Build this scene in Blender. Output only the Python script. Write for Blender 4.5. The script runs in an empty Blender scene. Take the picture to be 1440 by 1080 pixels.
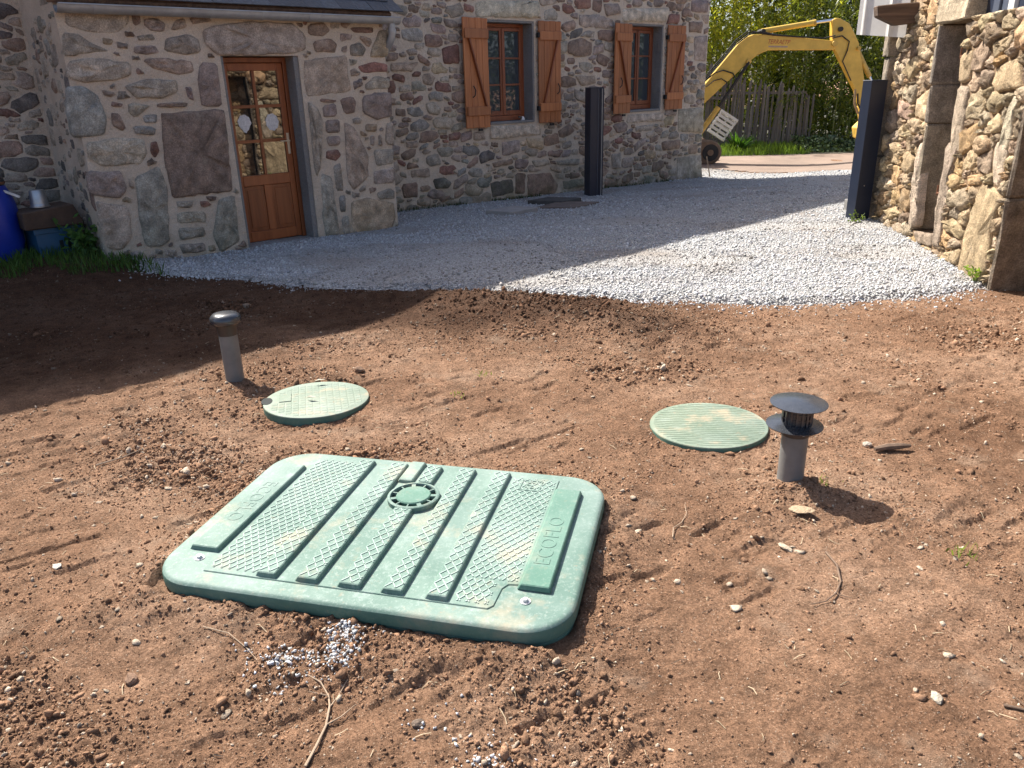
import bpy, bmesh, math, random
import numpy as np
from mathutils import Matrix, Vector
scene = bpy.context.scene
C = scene.collection
rng = np.random.default_rng(7)
random.seed(7)
R_ = math.radians

# ------------------------------------------------------------------ camera
CAM_H = 1.6
cam = bpy.data.cameras.new('camera'); cam_o = bpy.data.objects.new('camera', cam); C.objects.link(cam_o)
cam.sensor_width = 36; cam.lens = 27.0; cam.clip_start = 0.05; cam.clip_end = 800
_R = np.array([[0.99965417, -0.02629721, 0.0], [-0.00953485, -0.36245501, 0.93195249], [-0.02450775, -0.9316302, -0.3625804]])
_rt = _R @ [1, 0, 0]; _up = _R @ [0, -1, 0]; _bk = _R @ [0, 0, -1]
M = Matrix.Identity(4)
for i in range(3):
    M[i][0], M[i][1], M[i][2] = _rt[i], _up[i], _bk[i]
M[2][3] = CAM_H
cam_o.matrix_world = M
scene.camera = cam_o

# ------------------------------------------------------------------ sky, sun, exposure
SUN_AZ, SUN_EL = R_(132), R_(49)          # direction towards the sun (from +x, counter-clockwise)
world = bpy.data.worlds.new('World'); scene.world = world; world.use_nodes = True
nt = world.node_tree; nt.nodes.clear()
sky = nt.nodes.new('ShaderNodeTexSky'); sky.sky_type = 'NISHITA'; sky.sun_disc = False
sky.sun_elevation = SUN_EL; sky.sun_rotation = R_(90) - SUN_AZ; sky.air_density = 0.8; sky.dust_density = 3.0
bg = nt.nodes.new('ShaderNodeBackground'); bg.inputs['Strength'].default_value = 0.108
wo = nt.nodes.new('ShaderNodeOutputWorld')
nt.links.new(sky.outputs[0], bg.inputs[0]); nt.links.new(bg.outputs[0], wo.inputs[0])
sun = bpy.data.lights.new('sun', 'SUN'); sun.energy = 4.8; sun.angle = R_(0.53); sun.color = (1.0, 0.95, 0.87)
sun_o = bpy.data.objects.new('sun', sun); C.objects.link(sun_o)
sd = Vector((math.cos(SUN_EL)*math.cos(SUN_AZ), math.cos(SUN_EL)*math.sin(SUN_AZ), math.sin(SUN_EL)))
sun_o.rotation_euler = sd.to_track_quat('Z', 'Y').to_euler(); sun_o.location = (-20, 22, 30)
scene.view_settings.view_transform = 'Standard'; scene.view_settings.look = 'None'
scene.view_settings.gamma = 1.0; scene.view_settings.exposure = 1.3
scene.render.engine = 'CYCLES'; scene.cycles.max_bounces = 6; scene.cycles.transparent_max_bounces = 6

# ------------------------------------------------------------------ frames and helpers
A_H = R_(42)                                # direction of the house wall
UX, UY = math.cos(A_H), math.sin(A_H)
A_B = R_(80.6)                              # direction of the barn wall
BO = (3.829, 6.016, 0.0)                    # barn door jamb foot

def ss(a, b, x):
    t = np.clip((np.asarray(x, float)-a)/(b-a), 0, 1); return t*t*(3-2*t)
def to_h(x, y): return x*UX+y*UY, -x*UY+y*UX
def from_h(s, n): return s*UX-n*UY, s*UY+n*UX
def gz(x, y):
    s, n = to_h(np.asarray(x, float), np.asarray(y, float))
    return -.026*np.clip(s-3.9, 0, 10)*ss(5.5, 9.0, n) + .18*ss(2.9, 1.7, s)*ss(6.6, 8.2, n)
def gzf(x, y): return float(gz(x, y))

def _hash(ix, iy, seed):
    h = (ix.astype(np.int64)*374761393 + iy.astype(np.int64)*668265263 + seed*974711) & 0xffffffff
    h = ((h ^ (h >> 13))*1274126177) & 0xffffffff
    return ((h ^ (h >> 16)) & 0xffff)/65535.0
def noise2(x, y, seed=0):
    x = np.asarray(x, float); y = np.asarray(y, float)
    ix = np.floor(x); iy = np.floor(y); fx = x-ix; fy = y-iy
    fx = fx*fx*fx*(fx*(fx*6-15)+10); fy = fy*fy*fy*(fy*(fy*6-15)+10)
    a = _hash(ix, iy, seed); b = _hash(ix+1, iy, seed); c = _hash(ix, iy+1, seed); d = _hash(ix+1, iy+1, seed)
    return (a+(b-a)*fx+(c-a)*fy+(a-b-c+d)*fx*fy)*2-1
def fbm(x, y, seed=0, octv=3):
    v = 0; a = 1; t = 0
    for o in range(octv):
        v = v+a*noise2(x*2**o, y*2**o, seed+o*17); t += a; a *= .5
    return v/t

def link(name, me, parent=None, loc=None):
    o = bpy.data.objects.new(name, me); C.objects.link(o)
    if parent is not None: o.parent = parent
    if loc is not None: o.location = loc
    return o
def tag(o, label=None, cat=None, group=None, kind=None):
    if label: o['label'] = label
    if cat: o['category'] = cat
    if group: o['group'] = group
    if kind: o['kind'] = kind
    return o
def empty(name, loc=(0, 0, 0), rz=0.0, label=None, cat=None, group=None):
    o = bpy.data.objects.new(name, None); C.objects.link(o); o.location = loc; o.rotation_euler = (0, 0, rz); o.empty_display_size = .2
    return tag(o, label, cat, group)
def np_mesh(name, V, F, mat, cols=None, smooth=False):
    """V (n,3), F (m,k) with one k for all faces, cols (n,3)"""
    V = np.ascontiguousarray(V, np.float32); F = np.ascontiguousarray(F, np.int32)
    me = bpy.data.meshes.new(name); m, k = F.shape
    me.vertices.add(len(V)); me.vertices.foreach_set('co', V.ravel())
    me.loops.add(m*k); me.loops.foreach_set('vertex_index', F.ravel())
    me.polygons.add(m); me.polygons.foreach_set('loop_start', np.arange(0, m*k, k, dtype=np.int32))
    try: me.polygons.foreach_set('loop_total', np.full(m, k, np.int32))
    except Exception: pass
    if smooth: me.polygons.foreach_set('use_smooth', np.ones(m, bool))
    if cols is not None:
        ca = me.color_attributes.new('Col', 'FLOAT_COLOR', 'POINT')
        c4 = np.ones((len(V), 4), np.float32); c4[:, :3] = cols; ca.data.foreach_set('color', c4.ravel())
    me.update(calc_edges=True)
    if mat: me.materials.append(mat)
    return me

class MB:
    """collects shapes for one mesh"""
    def __init__(self): self.v = []; self.f = []
    def add(self, vs, fs):
        b = len(self.v); self.v += [tuple(map(float, p)) for p in vs]; self.f += [tuple(i+b for i in f) for f in fs]; return self
    def box(self, x0, x1, y0, y1, z0, z1):
        return self.add([(x0,y0,z0),(x1,y0,z0),(x1,y1,z0),(x0,y1,z0),(x0,y0,z1),(x1,y0,z1),(x1,y1,z1),(x0,y1,z1)],
            [(0,3,2,1),(4,5,6,7),(0,1,5,4),(1,2,6,5),(2,3,7,6),(3,0,4,7)])
    def prism(self, poly, d0, d1, mapf):
        n = len(poly)
        vs = [mapf(a, b, d0) for a, b in poly]+[mapf(a, b, d1) for a, b in poly]
        fs = [tuple(range(n-1, -1, -1)), tuple(range(n, 2*n))]+[(i, (i+1) % n, n+(i+1) % n, n+i) for i in range(n)]
        return self.add(vs, fs)
    def bar(self, p, q, w, h=None, up=(0, 0, 1)):
        p = Vector(p); q = Vector(q); h = h or w; d = (q-p).normalized(); upv = Vector(up)
        if abs(d.dot(upv)) > .98: upv = Vector((0, 1, 0))
        a = d.cross(upv).normalized(); b = a.cross(d)
        vs = [c+a*sx*w/2+b*sy*h/2 for c in (p, q) for sx, sy in ((-1,-1),(1,-1),(1,1),(-1,1))]
        return self.add(vs, [(3,2,1,0),(4,5,6,7),(0,1,5,4),(1,2,6,5),(2,3,7,6),(3,0,4,7)])
    def tube(self, pts, r, seg=10, caps=True):
        pts = [Vector(p) for p in pts]; rs = r if isinstance(r, (list, tuple)) else [r]*len(pts)
        vs = []; prev = None
        for i, p in enumerate(pts):
            d = (pts[min(i+1, len(pts)-1)]-pts[max(i-1, 0)]).normalized()
            if prev is None:
                a = d.orthogonal().normalized()
            else:
                a = (prev-d*prev.dot(d)); a = a.normalized() if a.length > 1e-6 else d.orthogonal().normalized()
            prev = a; b = d.cross(a)
            vs += [p+(a*math.cos(2*math.pi*k/seg)+b*math.sin(2*math.pi*k/seg))*rs[i] for k in range(seg)]
        fs = [(i*seg+k, i*seg+(k+1) % seg, (i+1)*seg+(k+1) % seg, (i+1)*seg+k) for i in range(len(pts)-1) for k in range(seg)]
        if caps: fs += [tuple(range(seg-1, -1, -1)), tuple((len(pts)-1)*seg+k for k in range(seg))]
        return self.add(vs, fs)
    def lathe(self, prof, seg=32, c=(0, 0, 0), caps=True):
        vs = [(c[0]+r*math.cos(2*math.pi*k/seg), c[1]+r*math.sin(2*math.pi*k/seg), c[2]+z) for r, z in prof for k in range(seg)]
        fs = [(i*seg+k, i*seg+(k+1) % seg, (i+1)*seg+(k+1) % seg, (i+1)*seg+k) for i in range(len(prof)-1) for k in range(seg)]
        if caps:
            if prof[0][0] > 1e-4: fs.append(tuple(range(seg-1, -1, -1)))
            if prof[-1][0] > 1e-4: fs.append(tuple((len(prof)-1)*seg+k for k in range(seg)))
        return self.add(vs, fs)
    def mesh(self, name, mat, smooth=False, bevel=0.0, seg=1):
        me = bpy.data.meshes.new(name); me.from_pydata(self.v, [], self.f)
        bm = bmesh.new(); bm.from_mesh(me)
        bmesh.ops.recalc_face_normals(bm, faces=bm.faces)
        if bevel:
            eds = [e for e in bm.edges if len(e.link_faces) == 2 and e.calc_face_angle(0) > .5]
            bmesh.ops.bevel(bm, geom=eds, offset=bevel, segments=seg, affect='EDGES', clamp_overlap=True, profile=.6)
        if smooth:
            for f in bm.faces: f.smooth = True
            for e in bm.edges:
                if len(e.link_faces) == 2 and e.calc_face_angle(0) > R_(40): e.smooth = False
        bm.to_mesh(me); bm.free()
        if mat: me.materials.append(mat)
        return me
    def build(self, name, mat, parent=None, loc=None, **k):
        return link(name, self.mesh(name, mat, **k), parent, loc)

# ------------------------------------------------------------------ materials
def new_mat(name):
    m = bpy.data.materials.new(name); m.use_nodes = True; t = m.node_tree
    return m, t, t.nodes['Principled BSDF']
def nn(t, typ, **kw):
    nd = t.nodes.new(typ)
    for k, v in kw.items():
        if k in nd.inputs: nd.inputs[k].default_value = v
        else: setattr(nd, k, v)
    return nd
def pos(t, scale=(1, 1, 1)):
    g = nn(t, 'ShaderNodeNewGeometry')
    if scale == (1, 1, 1): return g.outputs['Position']
    mp = nn(t, 'ShaderNodeMapping'); mp.inputs['Scale'].default_value = scale
    t.links.new(g.outputs['Position'], mp.inputs['Vector']); return mp.outputs[0]
def noise(t, vec, scale, detail=4, rough=.55):
    nd = nn(t, 'ShaderNodeTexNoise', Scale=scale, Detail=detail, Roughness=rough); t.links.new(vec, nd.inputs['Vector']); return nd.outputs['Fac']
def ramp(t, fac, stops):
    r = nn(t, 'ShaderNodeValToRGB'); e = r.color_ramp.elements
    while len(e) < len(stops): e.new(.5)
    for i, (p, c) in enumerate(stops):
        e[i].position = p; e[i].color = (*c, 1) if isinstance(c, (tuple, list)) else (c, c, c, 1)
    t.links.new(fac, r.inputs['Fac']); return r.outputs['Color']
def mix(t, fac, a, b, mode='MIX'):
    m = nn(t, 'ShaderNodeMix', data_type='RGBA', blend_type=mode)
    for sock, val in ((m.inputs[0], fac), (m.inputs[6], a), (m.inputs[7], b)):
        if isinstance(val, bpy.types.NodeSocket): t.links.new(val, sock)
        elif isinstance(val, (tuple, list)): sock.default_value = (*val, 1)
        else: sock.default_value = val
    return m.outputs[2]
def bump(t, bsdf, h, dist, strength=1.0, prev=None):
    b = nn(t, 'ShaderNodeBump', Strength=strength, Distance=dist); t.links.new(h, b.inputs['Height'])
    if prev is not None: t.links.new(prev, b.inputs['Normal'])
    t.links.new(b.outputs[0], bsdf.inputs['Normal']); return b.outputs[0]
def attr(t, name='Col'):
    return nn(t, 'ShaderNodeAttribute', attribute_name=name).outputs['Color']
def simple(name, col, rough=.6, var=.25, scale=6, metallic=0.0, bscale=None, bdist=.002, spec=.5):
    m, t, b = new_mat(name); p = pos(t)
    c = mix(t, 1.0, col, ramp(t, noise(t, p, scale, 6, .6), [(.25, 1-var), (.75, 1+var*.6)]), 'MULTIPLY')
    t.links.new(c, b.inputs['Base Color']); b.inputs['Roughness'].default_value = rough; b.inputs['Metallic'].default_value = metallic
    b.inputs['Specular IOR Level'].default_value = spec
    if bscale: bump(t, b, noise(t, p, bscale, 6, .65), bdist)
    return m
def stone_mat(name, speckle=.35, lichen=.4, moss=.5, bd=.012):
    m, t, b = new_mat(name); p = pos(t); col = attr(t)
    c = mix(t, 1.0, col, ramp(t, noise(t, p, 9, 8, .62), [(.22, .45), (.5, 1.0), (.78, 1.7)]), 'MULTIPLY')
    c = mix(t, speckle, c, mix(t, 1.0, c, ramp(t, noise(t, p, 85, 3, .7), [(.35, .3), (.5, 1.0), (.66, 2.1)]), 'MULTIPLY'))
    lf = ramp(t, noise(t, p, 4.3, 7, .68), [(.55, 0.0), (.68, lichen)])
    c = mix(t, lf, c, (.44, .39, .31))
    if moss:
        g = nn(t, 'ShaderNodeSeparateXYZ'); t.links.new(p, g.inputs[0])
        mr = nn(t, 'ShaderNodeMapRange'); t.links.new(g.outputs[2], mr.inputs[0])
        mr.inputs[1].default_value = .55; mr.inputs[2].default_value = -.1; mr.inputs[3].default_value = 0; mr.inputs[4].default_value = 1
        mf = mix(t, 1.0, mr.outputs[0], ramp(t, noise(t, p, 3.1, 6, .6), [(.4, 0.0), (.62, moss)]), 'MULTIPLY')
        c = mix(t, mf, c, (.075, .095, .035))
    t.links.new(c, b.inputs['Base Color']); b.inputs['Roughness'].default_value = .88; b.inputs['Specular IOR Level'].default_value = .25
    n1 = bump(t, b, noise(t, p, 14, 9, .68), bd)
    bump(t, b, noise(t, p, 70, 5, .7), bd*.25, 1.0, n1)
    return m
MAT_STONE = stone_mat('house_stone', bd=.035)
MAT_BSTONE = stone_mat('barn_stone', speckle=.35, lichen=.25, moss=.0, bd=.06)
def mortar_mat(name, ca, cb, moss=.6):
    m, t, b = new_mat(name); p = pos(t)
    c = ramp(t, noise(t, p, 2.2, 8, .6), [(.3, ca), (.7, cb)])
    c = mix(t, .5, c, mix(t, 1.0, c, ramp(t, noise(t, p, 120, 3, .6), [(.3, .6), (.7, 1.35)]), 'MULTIPLY'))
    if moss:
        g = nn(t, 'ShaderNodeSeparateXYZ'); t.links.new(p, g.inputs[0])
        mr = nn(t, 'ShaderNodeMapRange'); t.links.new(g.outputs[2], mr.inputs[0])
        mr.inputs[1].default_value = .4; mr.inputs[2].default_value = -.15; mr.inputs[3].default_value = 0; mr.inputs[4].default_value = 1
        mf = mix(t, 1.0, mr.outputs[0], ramp(t, noise(t, p, 3.4, 6, .6), [(.4, 0.0), (.6, moss)]), 'MULTIPLY')
        c = mix(t, mf, c, (.09, .10, .05))
    t.links.new(c, b.inputs['Base Color']); b.inputs['Roughness'].default_value = .95; b.inputs['Specular IOR Level'].default_value = .15
    n1 = bump(t, b, noise(t, p, 17, 7, .62), .035)
    bump(t, b, noise(t, p, 140, 4, .7), .006, 1.0, n1)
    return m
MAT_MORTAR = mortar_mat('lime_mortar', (.52, .43, .335), (.66, .56, .45))
MAT_BMORTAR = mortar_mat('earth_mortar', (.20, .135, .08), (.30, .21, .13), 0)
MAT_CEMENT = mortar_mat('grey_render', (.21, .20, .19), (.27, .26, .25), 0)
def wood_mat(name, ca, cb, rough=.5, axis=2, scale=1.0):
    m, t, b = new_mat(name)
    sc = [26*scale]*3; sc[axis] = 1.6*scale
    tc = nn(t, 'ShaderNodeTexCoord'); mp = nn(t, 'ShaderNodeMapping'); mp.inputs['Scale'].default_value = sc
    oi = nn(t, 'ShaderNodeObjectInfo'); ad = nn(t, 'ShaderNodeVectorMath', operation='SCALE'); ad.inputs[0].default_value = (7, 5, 9)
    t.links.new(oi.outputs['Random'], ad.inputs['Scale']); t.links.new(ad.outputs[0], mp.inputs['Location'])
    t.links.new(tc.outputs['Object'], mp.inputs['Vector'])
    f = noise(t, mp.outputs[0], 1.0, 6, .6)
    c = ramp(t, f, [(.3, ca), (.7, cb)])
    hv = nn(t, 'ShaderNodeHueSaturation'); mr = nn(t, 'ShaderNodeMapRange'); t.links.new(oi.outputs['Random'], mr.inputs[0])
    mr.inputs[3].default_value = .8; mr.inputs[4].default_value = 1.18; t.links.new(mr.outputs[0], hv.inputs['Value']); t.links.new(c, hv.inputs['Color'])
    t.links.new(hv.outputs[0], b.inputs['Base Color']); b.inputs['Roughness'].default_value = rough
    bump(t, b, f, .0015)
    return m
MAT_SHUT = wood_mat('shutter_wood', (.30, .10, .032), (.46, .175, .062), .55)
MAT_DOOR = wood_mat('door_wood', (.19, .052, .016), (.29, .088, .028), .38)
MAT_FRAME = wood_mat('window_wood', (.17, .045, .018), (.26, .08, .03), .42)
MAT_OLDWOOD = wood_mat('weathered_wood', (.085, .075, .066), (.21, .19, .168), .9)
MAT_BEAM = wood_mat('old_beam_wood', (.06, .035, .022), (.16, .10, .065), .85, 1)
MAT_WHITEWOOD = wood_mat('bleached_wood', (.55, .53, .49), (.74, .72, .68), .85)
MAT_IRON = simple('black_iron', (.025, .024, .024), .55, .2, 30, .4)
MAT_RUST = simple('rusty_iron', (.16, .065, .03), .85, .4, 25)
MAT_STEEL = simple('brushed_steel', (.55, .55, .54), .3, .1, 20, 1.0)
MAT_ZINC = simple('zinc', (.33, .33, .325), .5, .25, 7, .35, 40, .0006)
MAT_GALV = simple('galvanised_metal', (.40, .41, .42), .42, .3, 9, .8)
def glass_mat(name, base, ior=2.3):
    m, t, b = new_mat(name)
    b.inputs['Base Color'].default_value = (*base, 1); b.inputs['Roughness'].default_value = .02; b.inputs['IOR'].default_value = ior
    bump(t, b, noise(t, pos(t), 1.5, 2), .001)
    return m
MAT_GLASS = glass_mat('window_glass', (.045, .055, .065), 1.75)
MAT_DGLASS = glass_mat('door_glass', (.010, .010, .010))
MAT_LACE = simple('lace_paper', (.62, .60, .58), .9, .35, 60)

TRACE_EXT = """
g 2.146,2.293 2.366,2.335 2.662,2.301 2.671,2.222 2.532,2.127 2.259,2.143 2.123,2.184
b 2.699,2.302 2.772,2.305 2.766,2.213 2.7,2.188
p 2.798,2.248 2.9,2.263 2.988,2.219 2.954,2.147 2.854,2.152 2.789,2.202
b 3.075,2.245 3.171,2.272 3.182,2.188 3.028,2.161
r 3.226,2.285 3.376,2.302 3.445,2.256 3.252,2.209
g 3.326,2.168 3.472,2.22 3.88,2.269 4.306,2.256 4.434,2.139 4.425,2.005 4.265,1.963 3.952,1.954 3.712,1.947 3.427,1.954 3.332,2.045
k 2.087,2.117 2.187,2.124 2.285,2.054 2.455,1.976 2.289,1.964 2.053,1.929
t 2.396,2.09 2.497,2.069 2.476,2.023 2.408,2.033
p 2.519,2.058 2.622,2.036 2.601,1.989 2.519,2
g 2.709,2.107 2.849,2.128 2.869,2.075 2.712,2.06
p 2.669,2.025 2.857,2.034 2.882,1.968 2.739,1.943 2.657,1.966
g 2.956,2.088 3.186,2.135 3.28,2.093 3.286,1.97 3.1,1.95 2.936,1.98
g 2.07,1.884 2.282,1.93 2.602,1.872 2.594,1.765 2.406,1.732 2.169,1.717 2.041,1.749
r 2.72,1.907 2.939,1.927 3.181,1.883 3.179,1.791 3.014,1.768 2.817,1.823
p 3.263,1.883 3.428,1.875 3.411,1.471 3.205,1.471 3.195,1.696
b 2.644,1.836 2.723,1.795 2.643,1.765
k 2.504,1.683 2.7,1.74 3.006,1.723 3.001,1.624 2.846,1.566 2.593,1.573
b 2.314,1.651 2.43,1.613 2.375,1.579 2.32,1.604
b 2.369,1.548 2.473,1.528 2.454,1.492 2.372,1.507
g 2.525,1.538 2.719,1.507 2.647,1.461 2.56,1.402 2.506,1.442
b 2.787,1.525 3.076,1.516 3.055,1.476 2.779,1.486
p 3.071,1.673 3.128,1.659 3.141,1.532 3.084,1.559
k 2.022,1.681 2.164,1.689 2.283,1.593 2.305,1.377 2.262,1.258 1.985,1.255 1.986,1.439
b 2.351,1.46 2.42,1.445 2.457,1.321 2.426,1.286 2.341,1.351
k 2.627,1.424 2.763,1.426 2.748,1.344 2.627,1.355
k 2.516,1.33 2.721,1.313 2.706,1.232 2.532,1.255
b 2.796,1.435 3.427,1.444 3.394,0.782 3.372,0.643 2.767,0.63 2.75,1.05
o 2.084,1.196 2.354,1.233 2.61,1.2 2.601,1.061 2.528,0.977 2.184,0.992 2.07,1.075
r 2.656,1.172 2.709,1.181 2.721,1.078 2.667,1.025 2.639,1.084
p 2.038,0.955 2.342,0.929 2.352,0.748 2.269,0.685 2.027,0.752
g 2.456,0.867 2.692,0.951 2.732,0.736 2.66,0.227 2.589,0.182 2.42,0.207 2.412,0.505
g 2.062,0.69 2.186,0.642 2.342,0.606 2.316,0.304 2.198,0.2 2.079,0.232 2.056,0.341
p 2.389,0.848 2.424,0.832 2.417,0.755 2.384,0.784
g 2.802,0.599 2.983,0.596 2.927,0.519 2.804,0.534
r 3.021,0.569 3.093,0.575 3.141,0.514 3.038,0.506
g 2.783,0.492 3.074,0.465 3.066,0.368 2.777,0.383
g 2.754,0.33 3.034,0.315 3.032,0.216 2.762,0.223
g 2.739,0.173 3.006,0.153 3.005,0.061 2.763,0.07
g 3.224,0.575 3.392,0.599 3.385,0.121 3.162,0.022 3.105,0.22
b 4.368,1.896 4.9,1.958 4.92,1.58 4.369,1.537 4.359,1.704
g 4.373,1.494 4.471,1.42 4.524,1.303 4.439,0.777 4.376,0.692 4.357,0.814
g 4.433,0.732 4.567,0.675 4.577,0.012 4.404,0.005 4.402,0.321
b 4.474,2.247 4.666,2.279 4.74,2.2 4.613,2.129 4.468,2.153
b 4.508,2.087 4.714,2.131 4.801,2.063 4.781,1.98 4.527,1.978
r 4.985,2.233 5.291,2.246 5.284,2.184 5.032,2.184
p 4.856,2.175 5.012,2.164 4.97,2.108 4.84,2.097
p 4.857,2.036 4.929,2.051 4.92,1.981 4.851,1.986
g 4.964,2.052 5.11,2.082 5.174,2.011 5.112,1.939 4.961,1.939
t 5.226,1.983 5.361,2.214 5.474,2.216 5.458,1.94 5.221,1.931
r 5.028,1.839 5.235,1.89 5.439,1.867 5.43,1.778 5.094,1.775
g 5.118,1.664 5.274,1.735 5.455,1.718 5.443,1.599 5.11,1.591
b 4.516,1.504 4.722,1.498 4.718,1.47 4.528,1.47
p 4.541,1.432 4.717,1.455 4.711,1.324 4.543,1.317
p 4.557,1.287 4.749,1.287 4.739,1.145 4.55,1.15
p 4.552,1.112 4.728,1.11 4.709,1.013 4.557,1.014
r 4.533,0.965 4.676,0.976 4.711,0.907 4.661,0.85 4.522,0.876
b 4.769,1.511 4.938,1.521 4.984,1.446 4.936,1.344 4.81,1.344
p 5.065,1.518 5.218,1.559 5.465,1.553 5.452,1.293 5.224,1.257 5.045,1.34
t 5.069,1.219 5.239,1.216 5.21,1.126 5.061,1.143
b 4.8,1.261 4.919,1.196 5.07,0.881 5.05,0.631 4.838,0.493 4.761,0.626
p 5.131,1.093 5.187,1.09 5.163,0.967 5.112,0.986
b 5.237,1.087 5.275,1.085 5.263,0.961 5.226,0.979
p 5.353,1.205 5.454,1.231 5.438,0.949 5.332,0.988
g 5.152,0.937 5.435,0.918 5.42,0.759 5.171,0.747
p 5.126,0.687 5.423,0.71 5.406,0.533 5.11,0.536
g 4.6,0.794 4.693,0.817 4.699,0.507 4.602,0.517
k 4.63,0.452 4.715,0.458 4.706,0.253 4.628,0.278
g 4.638,0.213 4.732,0.218 4.724,-0.008 4.632,0.005
g 5.137,0.43 5.34,0.474 5.401,0.435 5.391,0.337 5.17,0.361
t 4.787,0.371 4.98,0.408 5.383,0.288 5.374,0.071 5.288,-0.054 4.779,-0.023 4.761,0.149
"""
TRACE_MAIN = """
o 7.778,2.714 9.016,2.768 9.013,2.591 8.962,2.543 7.768,2.517
o 10.977,2.73 12.237,2.796 12.186,2.575 10.985,2.54
o 7.975,1.034 9.039,1.002 9.052,0.85 7.957,0.844
o 11.178,1.056 12.233,1.062 12.209,0.914 11.164,0.922
p 12.894,2.95 13.412,2.973 13.414,2.762 12.913,2.764
p 13.066,2.353 13.458,2.38 13.48,1.927 13.094,1.947
o 12.666,1.104 13.472,1.096 13.484,0.634 12.703,0.699
g 12.707,0.22 13.492,0.207 13.543,-0.257 12.745,-0.205
b 12.858,2.586 13.301,2.619 13.285,2.417 12.873,2.429
b 9.663,2.222 9.966,2.279 10.251,2.213 10.226,2.035 9.913,1.981 9.664,2.05
r 7.145,2.11 7.443,2.153 7.441,1.913 7.151,1.898
b 8.735,0.264 9.246,0.245 9.44,0.028 9.383,-0.101 8.727,-0.07
d 7.942,0.211 8.398,0.221 8.432,0.017 7.989,-0.027
b 8.477,0.305 8.683,0.28 8.675,-0.027 8.467,-0.024
b 6.305,0.335 6.572,0.358 6.575,0.143 6.308,0.156
g 9.907,2.604 10.357,2.637 10.742,2.561 10.776,2.437 10.304,2.433 9.936,2.451
b 9.832,1.715 10.32,1.709 10.352,1.599 9.975,1.551
b 6.463,0.515 6.795,0.519 6.807,0.402 6.474,0.416
d 6.845,0.349 7.042,0.381 7.189,0.283 7.117,0.205 6.879,0.229
p 8.195,0.788 8.568,0.8 8.563,0.622 8.211,0.577
p 10.498,2.781 10.882,2.825 10.949,2.675 10.562,2.609
b 10.239,2.839 10.468,2.849 10.444,2.657 10.242,2.685
g 9.14,2.644 9.294,2.682 9.424,2.621 9.413,2.521 9.139,2.523
b 7.989,0.506 8.408,0.527 8.431,0.453 8.01,0.434
g 6.745,0.686 6.959,0.719 7.02,0.566 6.838,0.532 6.75,0.588
b 7.637,0.957 7.869,0.972 7.886,0.842 7.644,0.84
g 6.802,1.396 6.969,1.413 7.074,1.308 7.018,1.231 6.832,1.255
k 6.477,1.346 6.697,1.353 6.771,1.257 6.605,1.217 6.488,1.253
g 8.818,0.459 9.193,0.459 9.247,0.369 8.922,0.359
b 9.194,0.578 9.554,0.59 9.47,0.464 9.193,0.504
g 9.386,0.414 9.959,0.416 9.93,0.314 9.441,0.342
g 9.525,0.078 10.052,0.08 10.084,-0.055 9.583,-0.064
b 6.772,1.764 6.935,1.783 7.004,1.715 6.923,1.624 6.783,1.657
b 6.261,1.914 6.725,1.92 6.617,1.81 6.27,1.813
k 10.077,2.386 10.305,2.391 10.279,2.292 9.938,2.296
g 11.418,0.849 11.93,0.865 11.902,0.763 11.423,0.768
g 10.785,0.426 11.043,0.427 11.041,0.162 10.794,0.174
b 12.201,0.536 12.791,0.551 12.791,0.39 12.249,0.384
"""
TRACE_RIGHT = """
t 1.906,2.041 1.515,2.04 1.358,2.041 1.592,2.197 1.931,2.227
y 1.295,1.758 1.098,1.794 1.017,1.535 1.245,1.521
j 1.278,1.012 1.006,1.031 1.071,0.784 1.072,0.425 1.053,0.089 1.216,0.07 1.28,0.433
j 1.218,1.5 1.013,1.489 0.992,1.303 0.948,0.946 1.193,0.926 1.253,1.295
y 0.394,0.757 0.17,0.755 -0.021,0.697 0.054,0.445 -0.023,0.114 0.13,-0.03 0.494,-0.051 0.533,0.163 0.527,0.411
j 0.129,1.421 0.004,1.433 0.039,1.333 0.043,1.137 0.057,1.009 0.231,0.994 0.184,1.224
j 0.273,1.082 0.061,1.097 0.038,0.891 0.077,0.739 0.193,0.775 0.263,0.979
y 0.522,1.631 0.182,1.711 0.033,1.495 0.396,1.45 0.561,1.514
y 0.684,1.827 0.343,1.872 0.345,1.772 0.616,1.686
h 1.028,1.11 0.622,1.231 0.648,1.041 0.908,0.931
j 2.002,0.961 1.896,0.961 1.754,0.19 1.911,0.127 1.999,0.544
y 2.342,1.357 1.898,1.497 1.878,1.181 2.306,1.198
q 2.938,1.353 2.429,1.306 2.375,1.153 2.877,1.183
t 1.847,0.108 1.309,0.177 1.244,0.072 1.653,0.034
y 1.069,0.346 0.846,0.396 0.545,0.332 0.607,0.248 1,0.279
q 0.575,0.952 0.325,1.023 0.291,0.837 0.522,0.841
h 0.733,0.771 0.43,0.833 0.418,0.748 0.67,0.706
y 2.839,0.169 2.462,0.273 2.232,0.216 2.59,0.112
y 0.503,1.219 0.331,1.313 0.24,1.178 0.412,1.146
t 1.312,2.026 1.088,2.012 1.126,1.902 1.26,1.886
y 0.937,0.079 0.576,0.185 0.571,0.04 0.799,0.016
h 1.092,-0.062 0.793,0.004 0.569,0.002 0.556,-0.059 0.959,-0.1
y 0.601,1.989 0.502,2.023 0.287,1.958 0.288,1.909 0.588,1.906
"""
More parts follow.
